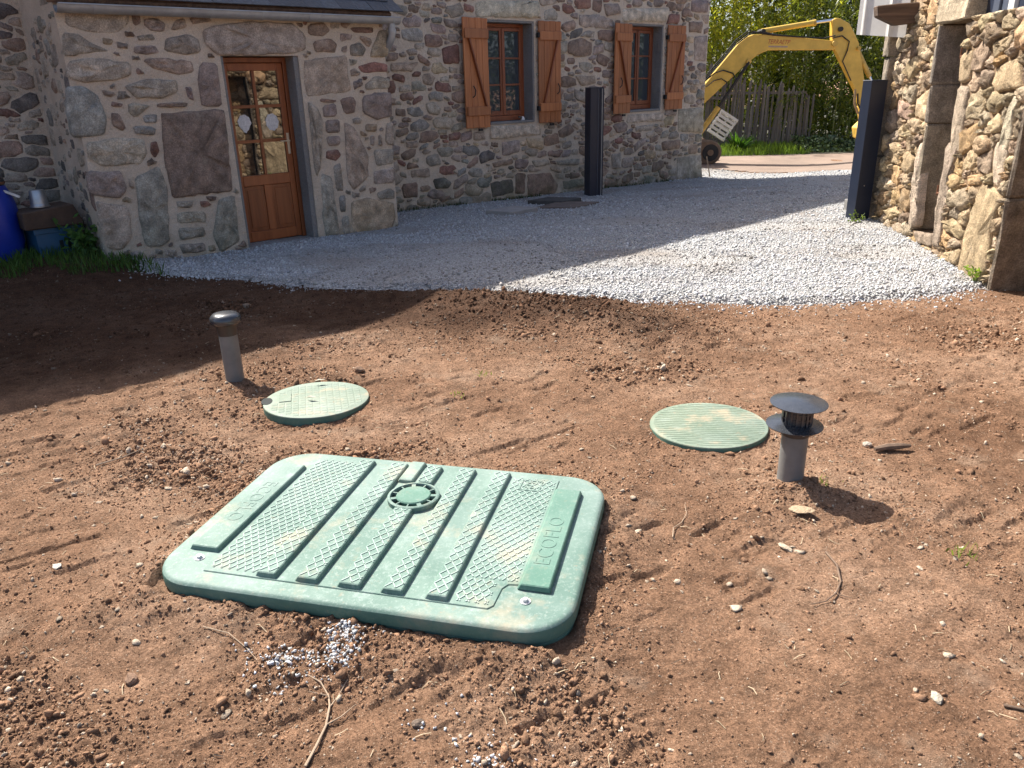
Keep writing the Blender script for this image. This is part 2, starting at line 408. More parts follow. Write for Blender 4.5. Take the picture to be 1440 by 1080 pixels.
# ------------------------------------------------------------------ masonry
PAL = {'g': (.345, .300, .245), 'b': (.285, .205, .158), 'r': (.255, .145, .115), 'p': (.325, .262, .222), 't': (.42, .325, .225), 'd': (.150, .134, .120),
       'k': (.275, .258, .228), 'o': (.50, .43, .345), 'y': (.50, .37, .225), 'h': (.48, .32, .17), 'j': (.48, .395, .285), 'q': (.38, .27, .19)}
def parse(txt):
    out = []
    for ln in txt.strip().splitlines():
        w = ln.split(); out.append((w[0], [tuple(map(float, q.split(','))) for q in w[1:]]))
    return out
def in_poly(P, X, Y):
    r = np.zeros(X.shape, bool); n = len(P)
    for i in range(n):
        x1, y1 = P[i]; x2, y2 = P[(i+1) % n]
        if y1 == y2: continue
        c = ((y1 > Y) != (y2 > Y)) & (X < (x2-x1)*(Y-y1)/(y2-y1)+x1); r ^= c
    return r
def dilate(m, k):
    m = m.copy()
    for _ in range(k):
        q = m.copy(); q[1:] |= m[:-1]; q[:-1] |= m[1:]; q[:, 1:] |= m[:, :-1]; q[:, :-1] |= m[:, 1:]; m = q
    return m
def chaikin(P, k=1, f=.22):
    for _ in range(k):
        Q = []
        for i in range(len(P)):
            a = np.array(P[i]); b = np.array(P[(i+1) % len(P)]); Q += [tuple(a+(b-a)*f), tuple(b+(a-b)*f)]
        P = Q
    return P
def roughen(P, r, amp):
    """split long edges, jitter"""
    Q = []
    for i in range(len(P)):
        a = np.array(P[i]); b = np.array(P[(i+1) % len(P)]); L = np.linalg.norm(b-a); k = max(1, int(L/.11))
        for j in range(k): Q.append(a+(b-a)*j/k)
    return [tuple(q+r.normal(0, amp, 2)) for q in chaikin(Q, 1, .16)]
def fill_stones(s0, s1, z0, z1, holes, traced, radii, seed, aspect=1.9, joint=.018, res=.011, reach=1.3, nang=11, tries=40, edge=None):
    r = np.random.default_rng(seed)
    xs = np.arange(s0+res/2, s1, res); zs = np.arange(z0+res/2, z1, res); X, Z = np.meshgrid(xs, zs)
    m = np.zeros(X.shape, bool)
    for h in holes: m |= (X > h[0]) & (X < h[1]) & (Z > h[2]) & (Z < h[3])
    tm = np.zeros(X.shape, bool)
    for P in traced: tm |= in_poly(P, X, Z)
    m |= dilate(tm, max(1, int(round(joint/res))))
    if edge is not None: m |= edge(X, Z)
    free = np.argwhere(~m); sx = []; sz = []; sr = []
    for rad in sorted(radii, reverse=True):
        for _ in range(tries):
            i, j = free[r.integers(len(free))]; x = xs[j]+r.uniform(-.5, .5)*res; z = zs[i]
            if sx:
                d = np.hypot((np.array(sx)-x)/aspect, np.array(sz)-z)
                if (d < (np.array(sr)+rad)*.92).any(): continue
            ok = True
            for dx, dz in ((.6*aspect, 0), (-.6*aspect, 0), (0, .6), (0, -.6)):
                jj = int((x+dx*rad-s0)/res); ii = int((z+dz*rad-z0)/res)
                if 0 <= ii < m.shape[0] and 0 <= jj < m.shape[1] and m[ii, jj]: ok = False; break
            if not ok: continue
            sx.append(x); sz.append(z); sr.append(rad); break
    lab = np.full(X.shape, -1, np.int32); best = np.full(X.shape, 1e9)
    for k in range(len(sx)):
        R0 = sr[k]*reach*1.6; j0 = max(0, int((sx[k]-R0*aspect-s0)/res)); j1 = int((sx[k]+R0*aspect-s0)/res)+1
        i0 = max(0, int((sz[k]-R0-z0)/res)); i1 = int((sz[k]+R0-z0)/res)+1
        sl = (slice(i0, i1), slice(j0, j1)); tl = r.normal(0, .2); dx = (X[sl]-sx[k])/aspect; dz = (Z[sl]-sz[k])+tl*(X[sl]-sx[k])
        dd = (np.abs(dx)**6+np.abs(dz)**6)**(1/6)/sr[k]
        ok = (dd < reach) & (dd < best[sl]) & ~m[sl]
        best[sl] = np.where(ok, dd, best[sl]); lab[sl] = np.where(ok, k, lab[sl])
    out = []
    for k in range(len(sx)):
        idx = np.argwhere(lab == k)
        if len(idx) < 8: continue
        ci, cj = idx.mean(0); cx = s0+(cj+.5)*res; cz = z0+(ci+.5)*res
        na = nang+int(r.integers(0, 4)); ph = r.uniform(0, 6.3); ext = []; ang = []
        for q in range(na):
            a = ph+2*math.pi*q/na+r.uniform(-.14, .14); ca, sa = math.cos(a), math.sin(a); ca2 = ca*1.35
            dd = 0.0
            while dd < .6:
                ii = int((cz+sa*dd-z0)/res); jj = int((cx+ca2*dd-s0)/res)
                if ii < 0 or jj < 0 or ii >= lab.shape[0] or jj >= lab.shape[1] or lab[ii, jj] != k: break
                dd += res*.5
            ext.append(max(.006, dd-joint*.5)); ang.append((ca2, sa))
        ext = np.array(ext); ext *= r.uniform(.93, 1.04, na)
        if ext.mean() < .016: continue
        out.append([(cx+a[0]*e, cz+a[1]*e) for a, e in zip(ang, ext)])
    return out
def stone_geo(P, mapf, r, proud, back, rough, rings=2, tilt=.0, flip=False):
    P = np.array(P); c = P.mean(0); n = len(P); size = math.sqrt(max(1e-5, np.ptp(P[:, 0])*np.ptp(P[:, 1])))
    area2 = sum(P[i][0]*P[(i+1) % n][1]-P[(i+1) % n][0]*P[i][1] for i in range(n))
    if area2 < 0: P = P[::-1]
    tx, tz = r.normal(0, tilt, 2)
    D = lambda q: (q[0]-c[0])*tx+(q[1]-c[1])*tz
    bev = min(.022, .16*size); V = []
    V += [(p[0], p[1], -back) for p in P]
    V += [(p[0], p[1], max(.001, proud*.35+D(p))) for p in P]
    k = 1-bev*2/max(size, .02)
    levels = [k] if rings == 1 else [k, k*.5]
    for q, sc in enumerate(levels):
        V += [(c[0]+(p[0]-c[0])*sc, c[1]+(p[1]-c[1])*sc, max(.004, proud+D(p)*sc+r.normal(0, rough*(1+.7*q)))) for p in P]
    V.append((c[0], c[1], proud+abs(r.normal(0, rough))))
    nr = 1+len(levels); F = []
    for a in range(nr):
        for i in range(n):
            j = (i+1) % n; F += [(a*n+i, a*n+j, (a+1)*n+j), (a*n+i, (a+1)*n+j, (a+1)*n+i)]
    F += [(nr*n+i, nr*n+(i+1) % n, len(V)-1) for i in range(n)]
    V = np.array([mapf(*v) for v in V]); F = np.array(F, np.int32)
    if flip: F = F[:, ::-1]
    return V, F
def lay_stones(polys, cols, mapf, parent, mat, seed, proud=.012, back=.05, rough=.004, rings=1, tilt=.02, flip=False, smooth=True, cap=290, pv=.5):
    r = np.random.default_rng(seed)
    order = sorted(range(len(polys)), key=lambda i: -np.ptp(np.array(polys[i])[:, 0])*np.ptp(np.array(polys[i])[:, 1]))
    rest = []
    for rank, i in enumerate(order):
        V, F = stone_geo(polys[i], mapf, r, proud*(1+r.uniform(-pv, pv)), back, rough, rings, tilt, flip)
        col = np.clip(np.array(cols[i])*r.uniform(.78, 1.25)*(1+r.normal(0, .018, 3)), .02, .8)
        if r.random() < .16 and mat is MAT_STONE: col = col*.45+np.array([.47, .39, .305])*.55
        if rank < cap:
            c = V.mean(0); me = np_mesh('stone', V-c, F, mat, np.tile(col, (len(V), 1)), smooth); link('stone', me, parent, c)
        else: rest.append((V, F, col))
    if rest:
        b = 0; VV = []; FF = []; CC = []
        for V, F, col in rest: VV.append(V); FF.append(F+b); CC.append(np.tile(col, (len(V), 1))); b += len(V)
        o = link('small_stones', np_mesh('small_stones', np.vstack(VV), np.vstack(FF), mat, np.vstack(CC), smooth), parent); o['kind'] = 'stuff'
def wall_sheet(mb, sb, zb, holes, mapf, depth):
    """wall body on breakpoints sb x zb with rectangular holes; front at d=0, back at d=-depth; reveals closed"""
    solid = np.ones((len(sb)-1, len(zb)-1), bool)
    for i in range(len(sb)-1):
        for j in range(len(zb)-1):
            cx, cz = (sb[i]+sb[i+1])/2, (zb[j]+zb[j+1])/2
            if any(h[0] < cx < h[1] and h[2] < cz < h[3] for h in holes): solid[i, j] = False
    def S(i, j): return 0 <= i < len(sb)-1 and 0 <= j < len(zb)-1 and solid[i, j]
    for i in range(len(sb)-1):
        for j in range(len(zb)-1):
            if not solid[i, j]: continue
            a, b, c, d = sb[i], sb[i+1], zb[j], zb[j+1]
            for dd in (0, -depth): mb.add([mapf(a, c, dd), mapf(b, c, dd), mapf(b, d, dd), mapf(a, d, dd)], [(0, 1, 2, 3)])
            for (ni, nj, e) in ((i-1, j, ((a, c), (a, d))), (i+1, j, ((b, c), (b, d))), (i, j-1, ((a, c), (b, c))), (i, j+1, ((a, d), (b, d)))):
                if not S(ni, nj): mb.add([mapf(*e[0], 0), mapf(*e[1], 0), mapf(*e[1], -depth), mapf(*e[0], -depth)], [(0, 1, 2, 3)])
    return mb

# ------------------------------------------------------------------ the house (local frame: s along the wall, n into the house, z)
HO = (3.5, 8.05)
hx, hy = from_h(*HO)
house = empty('stone_house', (hx, hy, 0), A_H, 'old stone farmhouse with orange wooden shutters and a glazed wooden door', 'house')
OFF = (-HO[0], -HO[1], 0)
def hb(mb, name, mat, parent=None, **k):
    return mb.build(name, mat, parent if parent is not None else house, OFF if parent is None else None, **k)
N_EXT, N_MAIN = 8.05, 9.2
W1 = (7.95, 8.92, 1.05, 2.49); W2 = (11.17, 12.13, 1.10, 2.53)
mf_main = lambda s, z, d: (s, N_MAIN-d, z)
mf_ext = lambda s, z, d: (s, N_EXT-d, z)
mf_side = lambda t, z, d: (2.06-d, t, z)
mf_gab = lambda t, z, d: (13.5+d, t, z)
# walls
mb = MB(); wall_sheet(mb, [-6, W1[0], W1[1], W2[0], W2[1], 13.5], [-.6, W1[2], W2[2], W1[3], W2[3], 5.1], [W1, W2], mf_main, .42)
wall_main = hb(mb, 'wall', MAT_MORTAR); wall_main['label'] = 'long shaded rubble wall with two shuttered windows'
DOORH = (3.47, 4.32, -.7, 1.945)
mb = MB(); wall_sheet(mb, [2.06, DOORH[0], DOORH[1], 5.42], [-.6, DOORH[3], 2.36], [DOORH], mf_ext, .40)
wall_ext = hb(mb, 'wall', MAT_MORTAR); wall_ext['label'] = 'front wall of the low porch with large stone blocks around the door'
mb = MB(); mb.box(5.03, 5.42, N_EXT+.402, N_MAIN-.002, -.6, 2.5); hb(mb, 'wall', MAT_MORTAR)['label'] = 'far side wall of the low porch'
mb = MB(); mb.box(2.06, 2.45, N_EXT+.402, N_MAIN-.002, -.6, 2.5)
wall_side = hb(mb, 'wall', MAT_MORTAR); wall_side['label'] = 'near side wall of the low porch'
# gable end and the rest of the house body
mb = MB(); mb.box(13.1, 13.5, N_MAIN+.422, 15.2, -.6, 5.1); mb.box(-6, 13.1, 14.8, 15.2, -.6, 5.1); mb.box(-6, -5.6, N_MAIN+.422, 14.8, -.6, 5.1)
mb.prism([(N_MAIN, 5.1), (15.2, 5.1), (12.2, 7.5)], 13.1, 13.5, lambda a, b, d: (d, a, b)); mb.prism([(N_MAIN, 5.1), (15.2, 5.1), (12.2, 7.5)], -6, -5.6, lambda a, b, d: (d, a, b))
wall_gab = hb(mb, 'wall', MAT_MORTAR); wall_gab['label'] = 'gable and rear walls of the farmhouse'

def palmix(r, n, keys, w): return [PAL[k] for k in r.choice(list(keys), n, p=np.array(w)/sum(w))]
def rad_list(r, n, lo, hi, p=2.2): return lo+(hi-lo)*r.random(n)**p
r0 = np.random.default_rng(3)
# main wall stones, in view part
tm_ = parse(TRACE_MAIN); tpoly = [roughen(P, r0, .006) for _, P in tm_]
tcol = [PAL[c] for c, _ in tm_]
fp = fill_stones(5.55, 13.49, -.3, 3.3, [(W1[0]-.02, W1[1]+.03, W1[2]-.02, W1[3]+.02), (W2[0]-.02, W2[1]+.03, W2[2]-.02, W2[3]+.02)], [P for _, P in tm_],
     np.concatenate([rad_list(r0, 420, .040, .088, 1.5), rad_list(r0, 420, .018, .040, 1.2)]), 11, 2.1, .018, reach=1.16, nang=13, tries=60)
fc = palmix(r0, len(fp), 'gbrpktd', [26, 26, 9, 22, 9, 8, 4])
lay_stones(tpoly+fp, tcol+fc, mf_main, wall_main, MAT_STONE, 21, .022, .04, .006, 1, .03)
# left part of the same wall, seen past the porch
fp = fill_stones(.2, 2.05, -.2, 2.7, [], [], np.concatenate([rad_list(r0, 120, .045, .085, 1.3), rad_list(r0, 150, .02, .045)]), 12, 2.3, .02, reach=1.15, nang=13)
lay_stones(fp, palmix(r0, len(fp), 'gbdpr', [25, 30, 14, 14, 8]), mf_main, wall_main, MAT_STONE, 22, .010, .04, .0035, 1, .015, cap=5000)
# porch
te = parse(TRACE_EXT)
tpoly = [roughen(P, r0, .004) for _, P in te]; tcol = [PAL[c] for c, _ in te]
fp = fill_stones(2.08, 5.41, -.25, 2.30, [(DOORH[0]-.02, DOORH[1]+.05, -1, DOORH[3]+.01)], [P for _, P in te], np.concatenate([rad_list(r0, 60, .028, .05), rad_list(r0, 120, .012, .028)]), 13, 1.6, .022, reach=1.1, nang=12)
lay_stones(tpoly+fp, tcol+palmix(r0, len(fp), 'gbrpt', [30, 25, 10, 22, 10]), mf_ext, wall_ext, MAT_STONE, 23, .023, .05, .007, 2, .02)
fp = fill_stones(8.07, 9.16, -.2, 2.30, [], [], np.concatenate([rad_list(r0, 30, .05, .09, 1.5), rad_list(r0, 90, .022, .05)]), 14, 1.1, .02, reach=1.12, nang=12)
lay_stones(fp, palmix(r0, len(fp), 'gkdbp', [25, 30, 15, 20, 10]), mf_side, wall_side, MAT_STONE, 24, .012, .04, .004, 1, .02, flip=True)
fp = fill_stones(9.24, 15.1, -.4, 5.0, [], [], np.concatenate([rad_list(r0, 140, .08, .16, 1.5)]), 15, 1.6, .02, res=.03)
lay_stones(fp, palmix(r0, len(fp), 'gbrpk', [25, 25, 10, 20, 15]), mf_gab, wall_gab, MAT_STONE, 25, .012, .04, .005, 1, .02)
# rendered reveals and sills
def window(W, fdep=.20):
    s0, s1, z0, z1 = W
    rv = MB(); rv.box(s1-.035, s1-.001, N_MAIN+.004, N_MAIN+fdep+.06, z0+.004, z1-.004); rv.box(s0+.001, s0+.03, N_MAIN+.004, N_MAIN+fdep+.06, z0+.004, z1-.004)
    rv.box(s0+.032, s1-.037, N_MAIN+.004, N_MAIN+fdep+.06, z1-.03, z1-.004)
    n0 = N_MAIN+fdep; n1 = n0+.06
    w = empty('window', OFF); w.parent = house
    rv.build('reveal', MAT_CEMENT, w)
    sl = MB(); sl.box(s0+.032, s1-.037, N_MAIN-.02, n1, z0-.001, z0+.035); sl.build('sill', MAT_CEMENT, w, bevel=.006)
    a, b, c, d = s0+.03, s1-.037, z0+.037, z1-.032
    fr = MB(); fw = .05
    fr.box(a, a+fw, n0, n1, c, d); fr.box(b-fw, b, n0, n1, c, d); fr.box(a+fw, b-fw, n0, n1, d-fw, d); fr.box(a+fw, b-fw, n0-.02, n1, c, c+.075)
    fr.build('frame', MAT_FRAME, w, bevel=.004)
    a += fw+.004; b -= fw+.004; c += .079; d -= fw+.004; mid = (a+b)/2; sw = .048; m0 = n0-.014; m1 = n1-.01
    for x0, x1 in ((a, mid-.003), (mid+.003, b)):
        sa = MB(); sa.box(x0, x0+sw, m0, m1, c, d); sa.box(x1-sw, x1, m0, m1, c, d); sa.box(x0+sw, x1-sw, m0, m1, d-sw, d); sa.box(x0+sw, x1-sw, m0, m1, c, c+sw+.02)
        o = sa.build('sash', MAT_FRAME, w, bevel=.004)
        H = (d-sw-(c+sw+.02)); zz = c+sw+.02
        for q in (1, 2):
            gb = MB(); gb.box(x0+sw, x1-sw, m0+.004, m1-.006, zz+H*q/3-.012, zz+H*q/3+.012); gb.build('glazing_bar', MAT_FRAME, w)
        for q in range(3):
            pa = MB(); pa.box(x0+sw+.0005, x1-sw-.0005, m0+.022, m0+.028, zz+H*q/3+(.0125 if q else .0005), zz+H*(q+1)/3-(.0125 if q < 2 else .0005)); pa.build('pane', MAT_GLASS, w)
    ml = MB(); ml.box(mid-.016, mid+.016, m0-.014, m0-.001, c+.02, d-.01); ml.build('meeting_rail', MAT_FRAME, w, bevel=.004)
    bk = MB(); bk.box(a, b, n1+.15, n1+.16, c, d); bk.build('curtain', simple('curtain', (.10, .11, .13), .9), w)
    return w
w1 = window(W1); w1['label'] = 'window between the first pair of shutters'
w2 = window(W2); w2['label'] = 'window beside the far corner of the house'
def shutter(s0, s1, z0, z1, hinge, tilt=0.0):
    """planked shutter folded back against the wall; hinge at s0 or s1; ledges and brace on the outside"""
    sh = empty('shutter', ((s0 if hinge < 0 else s1)-HO[0], N_MAIN-.045-HO[1], 0), 0); sh.parent = house; sh.rotation_euler = (0, 0, tilt)
    x0, x1 = (0, s1-s0) if hinge < 0 else (s0-s1, 0)
    k = 4; w = (x1-x0)/k
    for i in range(k):
        p = MB(); p.box(-w/2+.0025, w/2-.0025, -.013, .013, 0, z1-z0-.004*(i % 2)); p.build('plank', MAT_SHUT, sh, (x0+w*(i+.5), 0, z0), bevel=.004)
    for zz in (z0+.17, z1-.27):
        p = MB(); p.box(x0+.012, x1-.012, -.042, -.0135, 0, .125); p.build('ledge', MAT_SHUT, sh, (0, 0, zz), bevel=.005)
    p = MB(); xa, xb = (x0+.09, x1-.09); 
    if hinge < 0: xa, xb = x1-.09, x0+.09
    if hinge > 0: p.bar((xb, -.026, z0+.296), (xa, -.026, z1-.273), .024, .05, (0, -1, 0))
    else: p.bar((xb, -.026, z0+.296), (xa, -.026, z1-.273), .024, .05, (0, -1, 0))
    p.build('brace', MAT_FRAME, sh)
    hs = x1-.03 if hinge < 0 else x0+.03
    b = MB()
    hx_ = x0 if hinge < 0 else x1
    for zz in (z0+.22, z1-.2):
        b.box(hx_-.02, hx_+.02, -.03, .03, zz-.035, zz+.035)
    b.build('hinge', MAT_IRON, sh, bevel=.006)
    l = MB(); lx = x0+.13 if hinge > 0 else x1-.1
    l.tube([(lx, -.03, z0+.42), (lx+.02, -.055, z0+.45), (lx+.03, -.06, z0+.52), (lx+.01, -.04, z0+.58)], .009, 6); l.build('latch', MAT_IRON, sh)
    l = MB(); l.box((x0+x1)/2-.04, (x0+x1)/2+.04, -.06, -.03, z0-.045, z0-.01); l.build('stay_hook', MAT_IRON, sh, bevel=.004)
    return sh
for a in ((7.44, 7.94, 1.025, 2.50, 1, .10), (8.965, 9.43, 1.03, 2.50, -1, -.05), (10.70, 11.19, 1.095, 2.515, 1, .10), (12.195, 12.685, 1.11, 2.525, -1, -.05)): shutter(*a)
# white trinket on the sill
# door
dr = empty('door', OFF); dr.parent = house; dr['label'] = 'brown wooden door with six glass panes and two lower panels'
D0, D1, DZ0, DZ1, DN = 3.50, 4.262, .03, 1.935, 8.25
fr = MB(); fr.box(D0, D0+.042, DN-.02, DN+.08, DZ0, DZ1); fr.box(D1-.042, D1, DN-.02, DN+.08, DZ0, DZ1); fr.box(D0+.042, D1-.042, DN-.02, DN+.08, DZ1-.05, DZ1)
fr.build('frame', MAT_DOOR, dr, bevel=.004)
a, b, c, d = D0+.045, D1-.045, DZ0+.012, DZ1-.053; st = .062; mid = (a+b)/2
lf = MB(); lf.box(a, a+st, DN, DN+.045, c, d); lf.box(b-st, b, DN, DN+.045, c, d)
zr = (c, c+.11, c+.60, c+.71, d-.075, d)
lf.box(a+st, b-st, DN, DN+.045, zr[0], zr[1]); lf.box(a+st, b-st, DN, DN+.045, zr[2], zr[3]); lf.box(a+st, b-st, DN, DN+.045, zr[4], zr[5])
lf.box(mid-.045, mid+.045, DN+.001, DN+.044, zr[1], zr[2])
lf.build('leaf', MAT_DOOR, dr, bevel=.005)
for x0, x1 in ((a+st, mid-.045), (mid+.045, b-st)):
    p = MB(); p.box(x0+.001, x1-.001, DN+.012, DN+.03, zr[1]+.001, zr[2]-.001); p.box(x0+.03, x1-.03, DN+.004, DN+.0125, zr[1]+.04, zr[2]-.04); p.build('panel', MAT_DOOR, dr, bevel=.006)
bars = MB(); H = zr[4]-zr[3]; bars.box(mid-.016, mid+.016, DN+.004, DN+.04, zr[3], zr[4]); bars.build('glazing_bar', MAT_DOOR, dr, bevel=.003)
for q in (1, 2):
    for x0, x1 in ((a+st, mid-.016), (mid+.016, b-st)):
        g_ = MB(); g_.box(x0, x1, DN+.005, DN+.039, zr[3]+H*q/3-.016, zr[3]+H*q/3+.016); g_.build('glazing_bar', MAT_DOOR, dr, bevel=.003)
for q in range(3):
    for i, (x0, x1) in enumerate(((a+st, mid-.016), (mid+.016, b-st))):
        p = MB(); za = zr[3]+H*q/3+(.0165 if q else .0005); zb_ = zr[3]+H*(q+1)/3-(.0165 if q < 2 else .0005)
        p.box(x0+.0005, x1-.0005, DN+.022, DN+.028, za, zb_); p.build('pane', MAT_DGLASS, dr)
        if q == 1:   # lace leaf hung on the middle panes
            cx, cz = (x0+x1)/2+(-.015 if i == 0 else .01), (za+zb_)/2+.01; pts = []
            for k in range(24):
                t_ = 2*math.pi*k/24; rr = .078*(1+.05*math.sin(9*t_)); xx = rr*math.sin(t_)*.95; yy = rr*math.cos(t_)*1.12
                if i == 0 and math.cos(t_) < 0: xx *= 1+.55*math.cos(t_); yy *= 1.1
                pts.append((cx+xx, cz+yy))
            l = MB(); l.prism(pts, DN+.0175, DN+.0205, lambda u_, v_, d_: (u_, d_, v_)); o = l.build('lace_leaf', MAT_LACE, dr)
hd = MB(); hd.box(b-.046, b-.018, DN-.008, DN-.0005, .95, 1.17); hd.tube([(b-.036, DN-.006, 1.09), (b-.036, DN-.05, 1.09), (b-.15, DN-.055, 1.09)], .009, 8); hd.build('handle', MAT_STEEL, dr, smooth=True)
hg = MB(); hg.tube([(D0+.01, DN-.03, 1.62), (D0+.01, DN-.03, 1.74)], .012, 8); hg.build('hinge', MAT_STEEL, dr)
rv = MB(); rv.box(4.264, 4.318, N_EXT+.012, DN+.1, -.1, 1.94); o = rv.build('door_reveal', MAT_CEMENT, house, OFF)
rv = MB(); rv.box(3.473, 3.498, N_EXT+.012, DN+.1, -.1, 1.94); o = rv.build('door_reveal', MAT_CEMENT, house, OFF)
rv = MB(); rv.box(3.474, 4.318, N_EXT-.05, DN+.35, -.5, .025); rv.build('threshold', MAT_CEMENT, house, OFF, bevel=.01)
dk = MB(); dk.box(3.499, 4.263, DN+.12, DN+.14, .026, 1.94); dk.build('dark_interior', simple('dark_room', (.01, .01, .01), .9), house, OFF)
# roofs
def slate_mat():
    m, t, b = new_mat('roof_slate'); p = pos(t); oi = nn(t, 'ShaderNodeObjectInfo')
    c = ramp(t, oi.outputs['Random'], [(.0, (.035, .04, .05)), (1.0, (.07, .08, .095))])
    c = mix(t, 1.0, c, ramp(t, noise(t, p, 30, 5), [(.3, .6), (.7, 1.4)]), 'MULTIPLY')
    t.links.new(c, b.inputs['Base Color']); b.inputs['Roughness'].default_value = .42; bump(t, b, noise(t, p, 25, 5), .006); return m
MAT_SLATE = slate_mat()
sl_ang = R_(38); e_n, e_z = N_EXT-.10, 2.40
rf = MB(); L = 1.55; dn, dz = math.cos(sl_ang), math.sin(sl_ang)
rf.prism([(e_n+.02, e_z-.05), (e_n+.02+L*dn, e_z-.05+L*dz), (e_n+.0+L*dn, e_z-.02+L*dz), (e_n, e_z-.02)], 2.0, 5.48, lambda a_, b_, d_: (d_, a_, b_))
roof = hb(rf, 'roof', MAT_BEAM); roof['label'] = 'low slate roof of the porch'
sm_ = MB(); sm_.box(-.098, .098, -.0, .36, -.004, .004); sme = sm_.mesh('slate', MAT_SLATE)
for row in range(5):
    for i in range(18):
        s_ = 2.03+.2*i+(.1 if row % 2 else 0)
        if s_ > 5.45: continue
        o = link('slate', sme, roof); o.location = (s_+.1, e_n-.03+row*.19*dn, e_z+.004+row*.19*dz); o.rotation_euler = (sl_ang-.06+random.uniform(-.02, .02), random.uniform(-.015, .015), random.uniform(-.03, .03))
rf = MB(); rf.prism([(N_MAIN-.03, 5.0), (12.2, 7.53), (12.2, 7.66), (N_MAIN-.06, 5.1)], -6.1, 13.6, lambda a_, b_, d_: (d_, a_, b_)); rf.prism([(15.4, 4.95), (12.201, 7.53), (12.201, 7.66), (15.43, 5.05)], -6.1, 13.6, lambda a_, b_, d_: (d_, a_, b_))
o = hb(rf, 'roof', MAT_SLATE); o['label'] = 'high slate roof of the farmhouse'
# gutter
gu = MB(); seg = 10; prof = [(math.cos(math.pi+math.pi*k/seg)*.065, math.sin(math.pi+math.pi*k/seg)*.065) for k in range(seg+1)]
prof2 = [(x*.93, y*.93) for x, y in reversed(prof)]
gn, gzv = N_EXT-.10, 2.335
gu.prism([(gn+x, gzv+y) for x, y in prof]+[(gn+x, gzv+y+.001) for x, y in prof2], 2.05, 5.56, lambda a_, b_, d_: (d_, a_, b_))
gutter = hb(gu, 'gutter', MAT_ZINC, smooth=True)
gb = MB(); gb.tube([(2.06, gn-.062, gzv+.004), (5.56, gn-.062, gzv+.004)], .009, 8); gb.build('gutter_bead', MAT_ZINC, gutter)
for s_ in np.arange(2.35, 5.5, .52):
    br = MB(); br.prism([(gn+x*1.05, gzv+y*1.05) for x, y in prof]+[(gn+x*1.01, gzv+y*1.01+.001) for x, y in reversed(prof)], s_-.014, s_+.014, lambda a_, b_, d_: (d_, a_, b_)); br.build('gutter_bracket', MAT_ZINC, gutter)
ec = MB(); ec.prism([(gn+x*.98, gzv+y*.98) for x, y in prof], 5.561, 5.566, lambda a_, b_, d_: (d_, a_, b_)); ec.build('gutter_end', MAT_ZINC, gutter)
dp = MB(); dp.tube([(5.47, gn, gzv-.055), (5.47, gn, gzv-.16), (5.46, gn+.02, gzv-.22), (5.46, gn+.09, gzv-.29), (5.475, gn+.24, gzv-.40), (5.475, gn+.27, gzv-.47), (5.475, gn+.27, .30)], .042, 12)
dpo = hb(dp, 'downpipe', MAT_ZINC, smooth=True)
dc = MB(); dc.tube([(5.475, gn+.27, .31), (5.475, gn+.27, -.2)], .052, 12); dc.build('downpipe_boot', MAT_ZINC, dpo, smooth=True)
dc = MB(); dc.tube([(5.47, gn, gzv-.15), (5.47, gn, gzv-.11)], .049, 12); dc.build('pipe_collar', MAT_ZINC, dpo, smooth=True)
# white cat-like trinket on the first sill
tk = empty('sill_ornament', (*from_h(8.72, N_MAIN+.07), 1.085), A_H, 'small white ornament on the sill of the window with the taller shutters', 'ornament')
t_ = MB(); t_.lathe([(.0, 0), (.03, .0), (.034, .02), (.02, .045), (.012, .055), (0, .058)], 10); t_.build('body', simple('white_glaze', (.75, .75, .74), .3), tk, smooth=True)
t_ = MB(); t_.bar((-.02, 0, .03), (-.085, 0, .055), .022); t_.bar((.01, 0, .01), (.075, 0, .02), .02); t_.build('arm', simple('dark_glaze', (.05, .05, .05), .4), tk)
# ------------------------------------------------------------------ ground
GB = np.array([(-9.5, 9.2), (-3.9, 7.35), (-3.324, 7.017), (-2.718, 6.951), (-1.962, 6.565), (-1.176, 6.311), (-.39, 6.159), (.472, 5.958), (1.281, 5.749), (1.948, 5.601), (2.583, 5.579), (3.172, 5.684), (3.623, 5.854), (4.2, 6.0), (9, 6.5)])
def gravel_edge(x): return np.interp(x, GB[:, 0], GB[:, 1])+.05*noise2(np.asarray(x)*3.1, 0*np.asarray(x)+.5, 91)+.025*noise2(np.asarray(x)*11., 0*np.asarray(x)+.5, 92)
LID_C, LID_A = None, R_(-14.2)
_e1 = np.array([math.cos(LID_A), math.sin(LID_A)]); _e2 = np.array([-_e1[1], _e1[0]])
LID_C = -1.03*_e1+2.2875*_e2
def lid_local(x, y): return (x-LID_C[0])*_e1[0]+(y-LID_C[1])*_e1[1], (x-LID_C[0])*_e2[0]+(y-LID_C[1])*_e2[1]
MH1, MH2, V1, V2 = (-1.08, 3.93), (.966, 3.46), (-1.67, 4.35), (1.16, 2.86)
def loose(x, y):
    """how loose and cloddy the earth is, 0..1"""
    m = np.exp(-(((x-.25)*.86+(y-5.45)*-.5)/1.15)**2-(((x-.25)*.5+(y-5.45)*.86)/.42)**2)
    lx, ly = lid_local(x, y); dl = np.maximum(np.abs(lx)-.72, np.abs(ly)-.49)
    rim = np.exp(-(np.clip(dl, 0, 9)/.16)**2)*(.55+.45*noise2(x*4, y*4, 5))
    v = np.exp(-((x-V2[0])**2+(y-V2[1]+.05)**2)/.03)+.5*np.exp(-((x-MH1[0])**2+(y-MH1[1])**2)/.14)+.5*np.exp(-((x-MH2[0])**2+(y-MH2[1])**2)/.14)
    n = ss(.05, .55, fbm(x*1.3+3, y*1.9, 40, 3))
    return np.clip(m+.8*rim+.6*v+.85*n, 0, 1)
